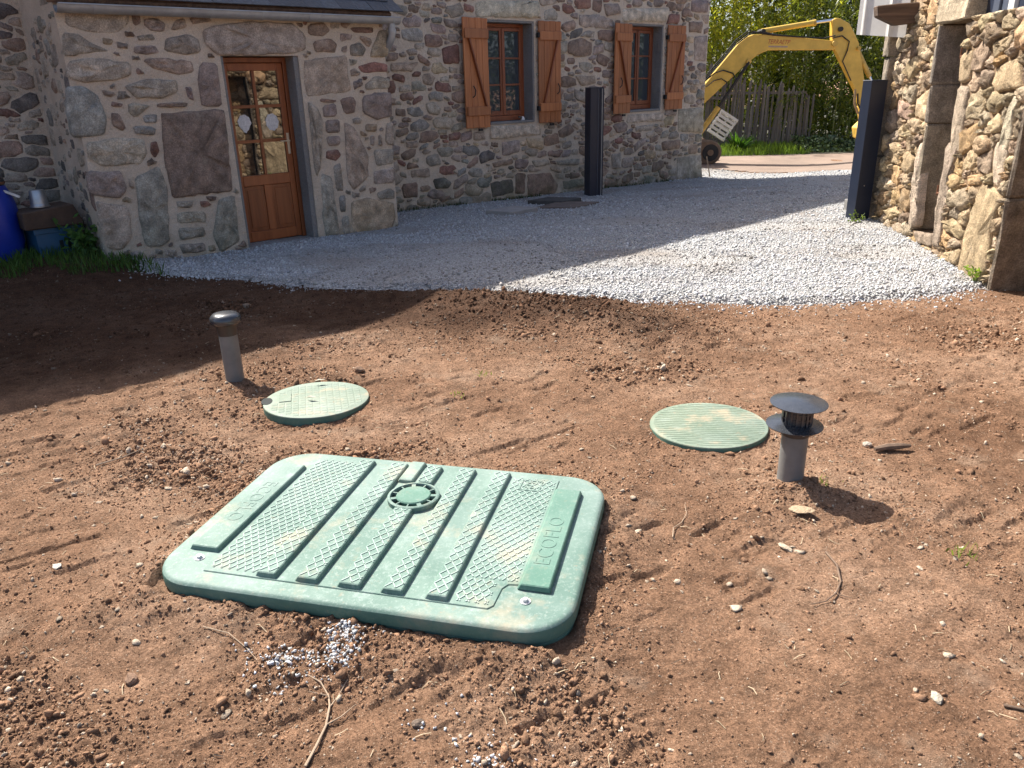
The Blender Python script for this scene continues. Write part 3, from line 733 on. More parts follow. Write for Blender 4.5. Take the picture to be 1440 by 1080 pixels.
def earth_h(x, y):
    """relief of the bare earth, metres"""
    ed = ss(-.25, .35, gravel_edge(x)-y)
    near = ss(9, 6, np.hypot(x, y-2))
    lo = loose(x, y)
    xr, yr = x*.83+y*.55, -x*.55+y*.83
    h = .022*fbm(x*.9, y*.9, 1, 2)+.010*noise2(xr*1.6, yr*5.5, 7)
    st = noise2(xr*5.5, yr*23, 8)+.25*noise2(x*40, y*40, 10); h = h-.015*ss(.42, .75, st)*ss(-.1, .4, noise2(x*1.7, y*1.7, 9))
    h = h+.006*fbm(x*11, y*11, 12, 2)+.007*noise2(xr*4.5+9, yr*19, 16)*ss(-.3, .5, noise2(x*1.2, y*1.2, 18))+(.004+.011*lo)*fbm(x*24, y*28, 14, 3)+(.0022+.004*lo)*noise2(x*62, y*75, 15)
    bank = .11*np.exp(-(((x-.25)*.86+(y-5.45)*-.5)/1.3)**2-(((x-.25)*.5+(y-5.45)*.86)/.40)**2)
    bank = bank+.045*np.exp(-((y-gravel_edge(x)+.22)/.16)**2)*ss(-2.6, -1.2, x)*ss(1.4, .6, x)
    lx, ly = lid_local(x, y); dl = np.maximum(np.abs(lx)-.72, np.abs(ly)-.49)
    rim = (.042+.016*noise2(x*5, y*5, 20)+.008*noise2(x*16, y*16, 21))*np.exp(-(np.clip(dl, 0, 9)/.15)**2)
    v = .03*np.exp(-((x-V2[0])**2+(y-V2[1]+.04)**2)/.018)
    h = (h+bank+v)*np.where(dl < 0, ss(-.08, .03, dl), 1.0)+rim*np.where(dl < 0, .6, 1.0)
    for c in (MH1, MH2):
        dd = np.hypot(x-c[0], y-c[1]); h = np.where(dd < .31, np.minimum(h, .012), h)
    return h*ed*near
def soil_and_shade(x, y):
    """freshly turned dark soil of the heap, plus house shade painted into the ground"""
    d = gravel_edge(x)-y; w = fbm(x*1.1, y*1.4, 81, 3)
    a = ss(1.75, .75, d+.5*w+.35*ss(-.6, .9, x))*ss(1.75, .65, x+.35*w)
    b = ss(.9, -.4, x+1.75+.4*w)*ss(3.95, 4.6, y+.25*w-.42*(x+2.7))  # shade of the house darkened into the soil on the left
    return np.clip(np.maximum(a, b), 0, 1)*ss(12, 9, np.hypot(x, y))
def ground_z(x, y): return gz(x, y)+earth_h(x, y)
def grow(a, b, step, far, f=1.25):
    c = list(np.arange(a, b+1e-6, step)); s = step; x = c[-1]
    while x < far: s *= f; x += s; c.append(x)
    s = step; x = c[0]; pre = []
    while x > -far: s *= f; x -= s; pre.append(x)
    return np.array(pre[::-1]+c)
gx = grow(-4.6, 4.6, .0145, 260); gy_ = [.9]; st = .0085
while gy_[-1] < 7.6: gy_.append(gy_[-1]+st); st = .0085*(1+max(0, gy_[-1]-1.4)*.42)
y = gy_[-1]; s_ = st
while y < 330: s_ *= 1.2; y += s_; gy_.append(y)
pre = []; y = .9; s_ = .01
while y > -260: s_ *= 1.3; y -= s_; pre.append(y)
gy = np.array(pre[::-1]+gy_)
X, Y = np.meshgrid(gx, gy); Zg = ground_z(X, Y)
idx = np.arange(X.size).reshape(X.shape)
F = np.stack([idx[:-1, :-1], idx[:-1, 1:], idx[1:, 1:], idx[1:, :-1]], -1).reshape(-1, 4)
def nn_sep(t, col):
    s = nn(t, 'ShaderNodeSeparateColor'); t.links.new(col, s.inputs[0]); return s.outputs[0]
def earth_mat():
    m, t, b = new_mat('bare_earth'); p = pos(t)
    c = ramp(t, noise(t, p, 1.1, 6, .6), [(.3, (.190, .103, .060)), (.5, (.292, .170, .104)), (.72, (.405, .262, .175))])
    c = mix(t, 1.0, c, ramp(t, noise(t, p, 11, 8, .65), [(.25, .55), (.5, 1.0), (.78, 1.45)]), 'MULTIPLY')
    c = mix(t, 1.0, c, ramp(t, noise(t, p, 95, 4, .7), [(.28, .5), (.5, 1.0), (.72, 1.5)]), 'MULTIPLY')
    c = mix(t, ramp(t, noise(t, p, 3.2, 5, .6), [(.58, 0.0), (.72, .6)]), c, (.40, .285, .20))
    c = mix(t, ramp(t, noise(t, p, 190, 2, .5), [(.66, 0.0), (.70, .75)]), c, (.55, .44, .33))
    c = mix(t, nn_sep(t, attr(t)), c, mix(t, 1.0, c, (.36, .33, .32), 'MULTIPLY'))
    t.links.new(c, b.inputs['Base Color']); b.inputs['Roughness'].default_value = .95; b.inputs['Specular IOR Level'].default_value = .12
    n1 = bump(t, b, noise(t, p, 48, 9, .72), .040)
    bump(t, b, noise(t, p, 230, 4, .7), .010, 1.0, n1)
    return m
MAT_EARTH = earth_mat()
ground = link('ground', np_mesh('ground', np.stack([X, Y, Zg], -1).reshape(-1, 3), F, MAT_EARTH, np.repeat(soil_and_shade(X, Y).reshape(-1, 1), 3, 1), True)); tag(ground, 'bare brown earth of the yard', 'ground', kind='structure')

# gravel yard sheet
def sheet(name, xs, ys, keep, zf, mat):
    X, Y = np.meshgrid(xs, ys); idx = np.arange(X.size).reshape(X.shape); K = keep(X, Y)
    ok = K[:-1, :-1] & K[:-1, 1:] & K[1:, 1:] & K[1:, :-1]
    F = np.stack([idx[:-1, :-1], idx[:-1, 1:], idx[1:, 1:], idx[1:, :-1]], -1)[ok]
    u_, inv = np.unique(F, return_inverse=True)
    V = np.stack([X, Y, zf(X, Y)], -1).reshape(-1, 3)[u_]
    return link(name, np_mesh(name, V, inv.reshape(-1, 4), mat, None, True))
def gravel_z(x, y):
    e = np.clip(y-gravel_edge(x), 0, 9)
    return gz(x, y)-.035+.067*ss(-.02, .14, e)+.014*fbm(x*.8, y*.8, 31, 2)+.004*noise2(x*5, y*5, 33)
def barn_side(x, y):      # distance to the barn wall, positive in the yard
    return (x-BO[0])*-math.sin(A_B)+(y-BO[1])*math.cos(A_B)
def far_edge(x, y): s, n = to_h(x, y); return s < 15.0-.12*(x-4.5)
def in_gravel(x, y):
    s, n = to_h(x, y)
    return (y > gravel_edge(x)) & (s > 2.2) & far_edge(x, y) & ((n < 9.3) | (s > 13.4)) & (x < 13) & ((barn_side(x, y) > -.1) | (y > 9.1))
def gravel_mat(name):
    m, t, b = new_mat(name); p = pos(t)
    v = nn(t, 'ShaderNodeTexVoronoi', Scale=52); t.links.new(p, v.inputs['Vector'])
    c = ramp(t, nn_sep(t, v.outputs['Color']), [(.0, (.33, .325, .32)), (.5, (.44, .43, .415)), (1.0, (.54, .53, .515))])
    c = mix(t, 1.0, c, ramp(t, v.outputs['Distance'], [(.2, 1.0), (.75, .6)]), 'MULTIPLY')
    c = mix(t, ramp(t, noise(t, p, .75, 5, .6), [(.50, 0.0), (.66, .75)]), c, (.25, .215, .185))
    t.links.new(c, b.inputs['Base Color']); b.inputs['Roughness'].default_value = .9; b.inputs['Specular IOR Level'].default_value = .2
    iv = nn(t, 'ShaderNodeMath', operation='SUBTRACT'); iv.inputs[0].default_value = 1; t.links.new(v.outputs['Distance'], iv.inputs[1])
    bump(t, b, iv.outputs[0], .02)
    return m
def nn_sep(t, col):
    s = nn(t, 'ShaderNodeSeparateColor'); t.links.new(col, s.inputs[0]); return s.outputs[0]
MAT_GRAVSHEET = gravel_mat('gravel_bed')
gs = sheet('gravel_yard', np.arange(-4.2, 12, .06), np.arange(5.3, 18.5, .06), in_gravel, gravel_z, MAT_GRAVSHEET)
tag(gs, 'pale grey gravel yard in front of the house', 'gravel yard', kind='structure')

# ---- scattered pieces (one mesh per kind of stuff)
_phi = (1+5**.5)/2
ICO_V = np.array([(-1, _phi, 0), (1, _phi, 0), (-1, -_phi, 0), (1, -_phi, 0), (0, -1, _phi), (0, 1, _phi), (0, -1, -_phi), (0, 1, -_phi), (_phi, 0, -1), (_phi, 0, 1), (-_phi, 0, -1), (-_phi, 0, 1)])/math.sqrt(1+_phi**2)
ICO_F = np.array([(0, 11, 5), (0, 5, 1), (0, 1, 7), (0, 7, 10), (0, 10, 11), (1, 5, 9), (5, 11, 4), (11, 10, 2), (10, 7, 6), (7, 1, 8), (3, 9, 4), (3, 4, 2), (3, 2, 6), (3, 6, 8), (3, 8, 9), (4, 9, 5), (2, 4, 11), (6, 2, 10), (8, 6, 7), (9, 8, 1)])
CUB_V = np.array([(-1, -1, -1), (1, -1, -1), (1, 1, -1), (-1, 1, -1), (-1, -1, 1), (1, -1, 1), (1, 1, 1), (-1, 1, 1)])*.62
CUB_F = np.array([(0, 3, 2), (0, 2, 1), (4, 5, 6), (4, 6, 7), (0, 1, 5), (0, 5, 4), (1, 2, 6), (1, 6, 5), (2, 3, 7), (2, 7, 6), (3, 0, 4), (3, 4, 7)])
def rand_rot(r, n):
    q = r.normal(size=(n, 4)); q /= np.linalg.norm(q, axis=1, keepdims=True); w, x, y, z = q.T
    return np.stack([1-2*(y*y+z*z), 2*(x*y-z*w), 2*(x*z+y*w), 2*(x*y+z*w), 1-2*(x*x+z*z), 2*(y*z-x*w), 2*(x*z-y*w), 2*(y*z+x*w), 1-2*(x*x+y*y)], -1).reshape(n, 3, 3)
def scatter(name, P, size, cols, mat, base='ico', flat=(1, .8, .6), jit=.22, seed=0, parent=None, smooth=False):
    r = np.random.default_rng(seed); n = len(P); BV, BF = (ICO_V, ICO_F) if base == 'ico' else (CUB_V, CUB_F)
    V = np.repeat(BV[None], n, 0)*(1+r.normal(0, jit, (n, len(BV), 1)))+r.normal(0, jit*.4, (n, len(BV), 3))
    V *= np.array(flat)[None, None]*r.uniform(.75, 1.25, (n, 1, 3))*size[:, None, None]
    V = np.einsum('nij,nvj->nvi', rand_rot(r, n), V)+P[:, None]
    F = (BF[None]+np.arange(n)[:, None, None]*len(BV)).reshape(-1, 3)
    cc = np.repeat(cols, len(BV), 0)
    o = link(name, np_mesh(name, V.reshape(-1, 3), F, mat, cc, smooth), parent); o['kind'] = 'stuff'; return o
def col_mat(name, rough=.9, bs=120, bd=.004, spec=.2, var=.3):
    m, t, b = new_mat(name); p = pos(t)
    c = mix(t, 1.0, attr(t), ramp(t, noise(t, p, bs, 4, .6), [(.25, 1-var), (.75, 1+var)]), 'MULTIPLY')
    t.links.new(c, b.inputs['Base Color']); b.inputs['Roughness'].default_value = rough; b.inputs['Specular IOR Level'].default_value = spec
    if bd: bump(t, b, noise(t, p, bs*1.5, 4, .65), bd)
    return m
MAT_GRAVEL = col_mat('crushed_gravel', .85, 150, .003)
MAT_CLOD = col_mat('earth_clods', .96, 110, .008, .1)
r1 = np.random.default_rng(55)
def gravel_cols(r, n):
    v = np.clip(r.normal(.45, .085, n), .2, .7); return np.stack([v*r.uniform(.97, 1.04, n), v, v*r.uniform(.95, 1.05, n)], -1)
def inst_mat(name):
    m, t, b = new_mat(name); p = pos(t)
    a = nn(t, 'ShaderNodeAttribute', attribute_name='Col', attribute_type='INSTANCER')
    c = mix(t, 1.0, a.outputs['Color'], ramp(t, noise(t, p, 110, 4, .6), [(.25, .7), (.75, 1.3)]), 'MULTIPLY')
    t.links.new(c, b.inputs['Base Color']); b.inputs['Roughness'].default_value = .96; b.inputs['Specular IOR Level'].default_value = .1
    bump(t, b, noise(t, p, 170, 4, .65), .008); return m
MAT_CLODI = inst_mat('earth_clods')
def gn_scatter(name, P, size, cols, mat, seed):
    r = np.random.default_rng(seed); n = len(P)
    tc = bpy.data.collections.new('clod_kinds')
    for k in range(8):
        V = ICO_V*(1+r.normal(0, .26, (12, 1)))*[1.2, .95, .65]+r.normal(0, .1, (12, 3))
        tc.objects.link(bpy.data.objects.new('clod', np_mesh('clod', V, ICO_F, mat)))
    me = bpy.data.meshes.new(name); me.vertices.add(n); me.vertices.foreach_set('co', P.astype(np.float32).ravel())
    a = me.attributes.new('kind_index', 'INT', 'POINT'); a.data.foreach_set('value', r.integers(0, 8, n).astype(np.int32))
    a = me.attributes.new('turn', 'FLOAT_VECTOR', 'POINT'); a.data.foreach_set('vector', r.uniform(-3.1, 3.1, (n, 3)).astype(np.float32).ravel())
    a = me.attributes.new('size', 'FLOAT', 'POINT'); a.data.foreach_set('value', size.astype(np.float32))
    a = me.attributes.new('Col', 'FLOAT_COLOR', 'POINT'); c4 = np.ones((n, 4), np.float32); c4[:, :3] = cols; a.data.foreach_set('color', c4.ravel())
    o = link(name, me); g = bpy.data.node_groups.new('clod_scatter', 'GeometryNodeTree')
    g.interface.new_socket('Geometry', in_out='INPUT', socket_type='NodeSocketGeometry'); g.interface.new_socket('Geometry', in_out='OUTPUT', socket_type='NodeSocketGeometry')
    gi = g.nodes.new('NodeGroupInput'); go = g.nodes.new('NodeGroupOutput'); ip = g.nodes.new('GeometryNodeInstanceOnPoints'); ci = g.nodes.new('GeometryNodeCollectionInfo')
    ci.inputs['Collection'].default_value = tc; ci.inputs['Separate Children'].default_value = True; ci.inputs['Reset Children'].default_value = True
    def na(nm, ty):
        nd = g.nodes.new('GeometryNodeInputNamedAttribute'); nd.data_type = ty; nd.inputs['Name'].default_value = nm; return [s for s in nd.outputs if s.enabled][0]
    ip.inputs['Pick Instance'].default_value = True
    er = g.nodes.new('FunctionNodeEulerToRotation'); g.links.new(na('turn', 'FLOAT_VECTOR'), er.inputs[0])
    g.links.new(gi.outputs[0], ip.inputs['Points']); g.links.new(ci.outputs[0], ip.inputs['Instance']); g.links.new(na('kind_index', 'INT'), ip.inputs['Instance Index'])
    g.links.new(er.outputs[0], ip.inputs['Rotation']); g.links.new(na('size', 'FLOAT'), ip.inputs['Scale']); g.links.new(ip.outputs[0], go.inputs[0])
    md = o.modifiers.new('scatter', 'NODES'); md.node_group = g; o['kind'] = 'stuff'; return o
# gravel
pts = []
for (ya, yb, dens) in ((5.2, 7.2, 3900), (7.2, 9.2, 2100), (9.2, 12, 900), (12, 18, 250)):
    x0, x1 = -4, 4.7 if yb < 12 else 9
    n = int(dens*(x1-x0)*(yb-ya)); q = np.stack([r1.uniform(x0, x1, n), r1.uniform(ya, yb, n)], -1)
    k = in_gravel(q[:, 0], q[:, 1]-.03+np.where(r1.random(n) < .25, np.abs(r1.normal(0, .16, n)), r1.normal(0, .04, n))) ; s_, n_ = to_h(q[:, 0], q[:, 1]); k &= ~((n_ > 8.02) & (s_ < 5.45)); k &= (n_ < 9.2) | (s_ > 13.5)
    bare = ss(.25, .5, fbm(q[:, 0]*.75, q[:, 1]*1.5, 61, 2)); k &= r1.random(n) > bare*.85
    pts.append(q[k])
q = np.vstack(pts); sz = np.clip(r1.lognormal(math.log(.0066), .42, len(q)), .003, .02); sz *= 1+.25*ss(8, 13, q[:, 1])
z = np.maximum(gravel_z(q[:, 0], q[:, 1]), ground_z(q[:, 0], q[:, 1]))*1+sz*.25
gcol = gravel_cols(r1, len(q)); dirt_ = ss(.1, .5, fbm(q[:, 0]*.75, q[:, 1]*1.5, 61, 2))[:, None]; gcol = gcol*(1-dirt_*np.array([.30, .36, .42]))
g_o = scatter('gravel', np.column_stack([q, z]), sz, gcol, MAT_GRAVEL, 'cub', (1.15, .9, .62), .25, 1)
tag(g_o, 'loose crushed grey stones covering the yard', 'gravel', kind='stuff')
# earth clods and crumbs
n = 900000
q = np.stack([r1.uniform(-4.4, 4.4, n), .9+5.9*r1.random(n)**1.35], -1)
den = .10+.30*ss(-.5, .5, fbm(q[:, 0]*1.7, q[:, 1]*2.3, 66, 3))+.6*loose(q[:, 0], q[:, 1]); vis = np.abs(q[:, 0]) < .62+q[:, 1]*.72
k = (r1.random(n) < den*(.35+.65*(q[:, 1] < 3.4))*1.0) & (q[:, 1] < gravel_edge(q[:, 0])-.02) & vis
lx, ly = lid_local(q[:, 0], q[:, 1]); k &= np.maximum(np.abs(lx)-.735, np.abs(ly)-.505) > 0
for c in (MH1, MH2): k &= np.hypot(q[:, 0]-c[0], q[:, 1]-c[1]) > .295
for c in (V1, V2): k &= np.hypot(q[:, 0]-c[0], q[:, 1]-c[1]) > .062
q = q[k]; n = len(q); lo = loose(q[:, 0], q[:, 1])
sz = np.clip(r1.lognormal(math.log(.0017), .55, n)*(1+1.3*lo*(r1.random(n) < .4)), .0010, .017)*(.75+.17*np.clip(q[:, 1], 0, 6))
z = ground_z(q[:, 0], q[:, 1])+sz*.22
v = r1.uniform(.5, 1.3, n)[:, None]; cc = np.array([.288, .168, .103])*v; pale = r1.random(n) < .10
cc[pale] = np.array([.50, .40, .30])*r1.uniform(.7, 1.2, (pale.sum(), 1))
cc *= 1-soil_and_shade(q[:, 0], q[:, 1])[:, None]*np.array([.62, .65, .66])
cl = gn_scatter('earth_clods', np.column_stack([q, z]), sz, cc, MAT_CLODI, 2)
tag(cl, 'loose brown clods and crumbs of earth', 'earth clods', kind='stuff')
# bigger clods and pale flakes among the crumbs
def big(name, n, size, sig, lo_, hi, col, flat, seed, label, cat, loosep):
    r = np.random.default_rng(seed); q = np.stack([r.uniform(-3.6, 3.6, n), .95+5.2*r.random(n)**1.25], -1)
    k = (q[:, 1] < gravel_edge(q[:, 0])-.02) & (np.abs(q[:, 0]) < .7+q[:, 1]*.72) & (r.random(n) < (1-loosep)+loosep*loose(q[:, 0], q[:, 1])); lx, ly = lid_local(q[:, 0], q[:, 1]); k &= np.maximum(np.abs(lx)-.75, np.abs(ly)-.52) > 0
    for c in (MH1, MH2): k &= np.hypot(q[:, 0]-c[0], q[:, 1]-c[1]) > .31
    for c in (V1, V2): k &= np.hypot(q[:, 0]-c[0], q[:, 1]-c[1]) > .075
    q = q[k]; n = len(q); s = np.clip(r.lognormal(math.log(size), sig, n), lo_, hi)
    cc = np.array(col)*r.uniform(.6, 1.25, (n, 1))*(1-soil_and_shade(q[:, 0], q[:, 1])[:, None]*.4)
    V = np.repeat(ICO_V[None], n, 0)*(1+r.normal(0, .24, (n, 12, 1)))+r.normal(0, .1, (n, 12, 3)); V *= np.array(flat)*r.uniform(.7, 1.3, (n, 1, 3))*s[:, None, None]
    a = r.uniform(0, 6.28, n); ca, sa = np.cos(a)[:, None], np.sin(a)[:, None]; x = V[:, :, 0]*ca-V[:, :, 1]*sa; y = V[:, :, 0]*sa+V[:, :, 1]*ca; tz_ = r.normal(0, .25, (n, 1))
    V = np.stack([x+q[:, :1], y+q[:, 1:], V[:, :, 2]+x*tz_+(ground_z(q[:, 0], q[:, 1])+s*flat[2]*.45)[:, None]], -1)
    o = link(name, np_mesh(name, V.reshape(-1, 3), (ICO_F[None]+np.arange(n)[:, None, None]*12).reshape(-1, 3), MAT_CLOD, np.repeat(cc, 12, 0))); tag(o, label, cat, kind='stuff')
big('earth_lumps', 4600, .0058, .45, .003, .017, (.265, .155, .095), (1.2, .95, .7), 301, 'larger lumps of brown earth lying on the yard', 'earth lumps', .85)
big('pale_flakes', 1700, .0055, .5, .0025, .016, (.40, .32, .24), (1.3, .9, .32), 302, 'small pale stone flakes strewn over the earth', 'stone flakes', .3)
print('gravel', len(pts) and sum(map(len, pts)), 'clods', n)
# gravel spilled on the earth in front of the green lid
def spill(name, blobs, seed, label):
    r = np.random.default_rng(seed); P = []
    for (x, y, sx, sy, n) in blobs: P.append(np.stack([r.normal(x, sx, n), r.normal(y, sy, n)], -1))
    P = np.vstack(P); lx, ly = lid_local(P[:, 0], P[:, 1]); P = P[np.maximum(np.abs(lx)-.74, np.abs(ly)-.51) > 0]
    s = np.clip(r.lognormal(math.log(.0040), .35, len(P)), .002, .009); zz = ground_z(P[:, 0], P[:, 1])+s*.45
    o = scatter(name, np.column_stack([P, zz]), s, gravel_cols(r, len(P))*1.05, MAT_GRAVEL, 'cub', (1.1, .9, .7), .25, seed)
    tag(o, label, 'gravel', kind='stuff')
spill('spilled_gravel', [(-.53, 1.94, .035, .03, 260), (-.56, 1.86, .04, .03, 150), (-.70, 1.86, .045, .022, 130), (-.64, 1.78, .07, .03, 40), (-.8, 1.88, .04, .02, 12)], 71, 'pale gravel spilled on the earth before the front edge of the big green lid')
spill('spilled_gravel', [(-.09, 1.475, .05, .025, 70), (-.12, 1.54, .06, .03, 14), (-.27, 1.59, .025, .012, 12), (-.17, 1.66, .06, .02, 7), (.05, 1.49, .08, .03, 8)], 72, 'pale gravel stones scattered at the bottom edge of the picture')
vg = sheet('verge', np.arange(-4, 40, 1.0), np.arange(20.4, 60, .6), lambda x, y: (to_h(x, y)[0] > 14.2), lambda x, y: gz(x, y)+.008, simple('leaf_litter', (.055, .05, .028), .95, .4, 3, 0, 30, .02))
tag(vg, 'dark leaf litter of the verge under the bamboo', 'verge', kind='structure')
# road behind the house
def road_keep(x, y):
    s, n = to_h(x, y); return (y > 17.0-.0*x) & ~far_edge(x-.06, y-.06) & (y < 20.6) & ((n < 9.0) | (s > 13.8))
rd = sheet('road', np.arange(2.0, 24, .15), np.arange(8, 20.8, .15), lambda x, y: ~far_edge(x-.05, y-.05) & (y < 20.55) & ~((to_h(x, y)[1] > 9.0) & (to_h(x, y)[0] < 13.8)), lambda x, y: gz(x, y)+.02, simple('worn_brown_tarmac', (.23, .165, .125), .9, .3, 1.2, 0, 60, .006))
tag(rd, 'reddish brown lane beyond the gravel', 'road', kind='structure')
MAT_RUB0 = simple('black_pipe', (.02, .02, .02), .5)
# ------------------------------------------------------------------ the barn (local: s away along the wall, +y out into the yard)
barn = empty('stone_barn', BO, A_B, 'sunlit ochre stone barn with granite door jambs and dark steel cladding', 'barn')
mfb = lambda s, z, d: (s, d, z)
SLIT = (1.25, 1.87, .12, 2.03); BD = (-.95, -.10, -.7, 1.88); TOPH = (-4.2, 1.25, 2.03, 3.7)
mb = MB(); wall_sheet(mb, [-4, -.95, -.10, 1.25, 1.87, 3.17], [-.5, .12, 1.88, 2.03, 3.6], [SLIT, BD, TOPH], mfb, .5)
bwall = mb.build('wall', MAT_BMORTAR, barn); bwall['label'] = 'sunlit rough rubble wall of the barn'
r2 = np.random.default_rng(77)
tr = parse(TRACE_RIGHT); tp = [roughen(P, r2, .006) for _, P in tr]; tcol = [PAL[c] for c, _ in tr]
fp = fill_stones(-3.95, 3.16, -.3, 2.05, [(SLIT[0]-.0, SLIT[1]+.0, SLIT[2], SLIT[3]), (BD[0], BD[1]+.0, -1, BD[3])], [P for _, P in tr], np.concatenate([rad_list(r2, 150, .07, .13, 1.5), rad_list(r2, 420, .032, .07, 1.2), rad_list(r2, 420, .014, .032)]), 31, 1.6, .011, reach=1.28, nang=12, res=.013, tries=60)
fp += fill_stones(1.30, 3.16, 2.06, 3.5, [(1.2, 1.95, 2.0, 2.28)], [], np.concatenate([rad_list(r2, 30, .08, .15), rad_list(r2, 80, .035, .06)]), 32, 1.4, .012, reach=1.35, res=.02)
tmaj = [PAL['y'], PAL['h'], PAL['t'], (.42, .315, .205), (.36, .26, .175), (.53, .415, .28)]
fc = [tmaj[i] for i in r2.choice(6, len(fp), p=[.3, .18, .16, .14, .1, .12])]
lay_stones(tp, tcol, mfb, bwall, MAT_BSTONE, 40, .026, .06, .005, 2, .015, flip=True, smooth=False, pv=.3)
lay_stones(fp, fc, mfb, bwall, MAT_BSTONE, 41, .030, .06, .010, 2, .07, flip=True, smooth=False, pv=.8, cap=270)
# jamb blocks lining the openings
jm = stone_mat('granite_jamb', .4, .1, 0, .02)
def jamb(x0, x1, y0, y1, z0, z1, col, seed):
    r = np.random.default_rng(seed); b = MB(); b.box(x0, x1, y0, y1, z0, z1); me = b.mesh('jamb_block', None, bevel=.014)
    bm = bmesh.new(); bm.from_mesh(me); bmesh.ops.subdivide_edges(bm, edges=[e for e in bm.edges if e.calc_length() > .12], cuts=2, use_grid_fill=True)
    for v in bm.verts: v.co += Vector(r.normal(0, .004, 3))
    bm.to_mesh(me); bm.free(); me.materials.append(jm)
    ca = me.color_attributes.new('Col', 'FLOAT_COLOR', 'POINT'); ca.data.foreach_set('color', np.tile([*col, 1], (len(me.vertices), 1)).astype(np.float32).ravel())
    return link('jamb_block', me, barn)
gc = (.25, .205, .15)
for k, (z0, z1) in enumerate(((.125, 1.145), (1.155, 1.50), (1.51, 2.025))): jamb(1.842, 1.90, -.47, .03+.012*k, z0, z1, (gc[0]*(1-.06*k), gc[1]*(1-.05*k), gc[2]), 90+k)
for k, (z0, z1) in enumerate(((-.2, .70), (.712, 1.44), (1.452, 1.875))): jamb(-.125, -.07, -.31, .02, z0, z1, (.17, .135, .10), 95+k)
jamb(1.2, 1.95, -.45, .07, 2.035, 2.26, (.36, .29, .20), 99)
pd = MB(); pd.box(1.252, 1.84, -.46, -.43, .125, 2.025); pd.build('plank_door', wood_mat('dark_plank', (.03, .024, .02), (.07, .055, .045), .9), barn)
for z in (.56, 1.74):
    h = MB(); h.tube([(1.255, -.03, z), (1.30, -.0, z), (1.34, .01, z)], .010, 6); h.tube([(1.335, .01, z-.02), (1.335, .01, z+.07)], .009, 6); h.build('hinge_pin', MAT_RUST, barn)
ib = MB(); ib.box(-.948, -.127, -.5, -.33, -.5, 1.878); iw = ib.build('wall', MAT_BMORTAR, barn); iw['label'] = 'recessed stone infill of the near doorway'
fpi = fill_stones(-.94, -.13, -.2, 1.86, [], [], np.concatenate([rad_list(r2, 40, .05, .12, 1.5), rad_list(r2, 60, .02, .05)]), 33, 1.6, .007, reach=1.5, res=.013)
lay_stones(fpi, [tmaj[i] for i in r2.choice(6, len(fpi))], lambda s, z, d: (s, d-.33, z), iw, MAT_BSTONE, 42, .02, .06, .008, 2, .05, flip=True, smooth=False)
dp_ = MB(); dp_.tube([(-.22, -.27, -.1), (-.22, -.27, 1.87)], .022, 10); dp_.build('drain_pipe', MAT_RUB0, barn)
# quoins at the far end, standing out from the face
zz = -.3
for k, hgt in enumerate((.62, .42, .55, .5, .45, .5)):
    jamb(3.172, 3.34, -.5, .10+.05*((k*7) % 3)/2, zz, zz+hgt-.008, (.24, .20, .155), 110+k); zz += hgt
# rest of the barn
mb = MB(); mb.box(-4, 3.17, -6, -5.6, -.5, 3.6); mb.box(2.75, 3.17, -5.6, -.502, -.5, 3.6); mb.box(-4, -3.6, -5.6, -.502, -.5, 3.6)
o = mb.build('wall', MAT_BMORTAR, barn); o['label'] = 'rear walls of the barn'
rf = MB(); rf.box(-4.1, 3.3, -6.1, .02, 3.61, 3.70); rf.build('roof', simple('steel_roof', (.04, .045, .055), .4), barn)
MAT_NAVY = simple('anthracite_steel', (.022, .030, .052), .34, .15, 3, .1)
MAT_NAVY2 = simple('grey_blue_steel', (.075, .09, .125), .4, .15, 3, .1)
MAT_WPAINT = simple('white_trim', (.62, .62, .60), .5, .1)
s_ = 1.44
cl = MB(); cl.box(1.445, 1.50, -.10, -.03, 2.27, 3.6); cl.build('cladding_trim', MAT_WPAINT, barn)
k = 0
while s_ > -3.9:
    for w, m_, yy, nm in ((.40, MAT_NAVY, -.085, 'cladding_panel'), (.33, MAT_NAVY2, -.07, 'cladding_panel'), (.11, MAT_WPAINT, -.055, 'cladding_trim')):
        cl = MB(); a0 = max(s_-w, -3.98); cl.box(a0+.002, s_-.002, -.12, yy, 1.90 if nm == 'cladding_panel' else 1.92, 3.6)
        if m_ is MAT_NAVY2: cl.box((a0+s_)/2-.01, (a0+s_)/2+.01, yy, yy+.02, 1.95, 3.59)
        cl.build(nm, m_, barn, bevel=.003); s_ -= w
        if s_ <= -3.9: break
# light sheet and beam end under the eave at the far corner
MAT_SHEET = simple('fibre_cement', (.62, .60, .56), .8, .12, 8)
P0 = np.array((2.86, .05)); P1 = np.array((3.30, .44)); nseg = 40; poly = []; dn_ = np.array((-.66, .75))
prof = []
for i in range(nseg+1):
    f_ = i/nseg; off = .018*max(0, 1-abs(f_-.32)/.07)+.018*max(0, 1-abs(f_-.86)/.05)
    prof.append(tuple(P0+(P1-P0)*f_+dn_*off))
vs = []; fs = []
for a_, b_ in prof:
    f_ = np.linalg.norm(np.array((a_, b_))-P0)/np.linalg.norm(P1-P0); zb_ = 1.965+.065*f_
    vs += [(a_, b_, zb_), (a_, b_, 3.3), (a_+.012, b_-.012, zb_), (a_+.012, b_-.012, 3.3)]
for i in range(nseg):
    p_ = 4*i; q_ = p_+4; fs += [(p_, q_, q_+1, p_+1), (p_+2, p_+3, q_+3, q_+2), (p_, p_+2, q_+2, q_), (p_+1, q_+1, q_+3, p_+3)]
fs += [(0, 1, 3, 2), (4*nseg, 4*nseg+2, 4*nseg+3, 4*nseg+1)]
sh = MB(); sh.add(vs, fs); o = sh.build('eave_sheet', MAT_SHEET, barn); o['label'] = 'pale ribbed sheet hanging at the eave corner'
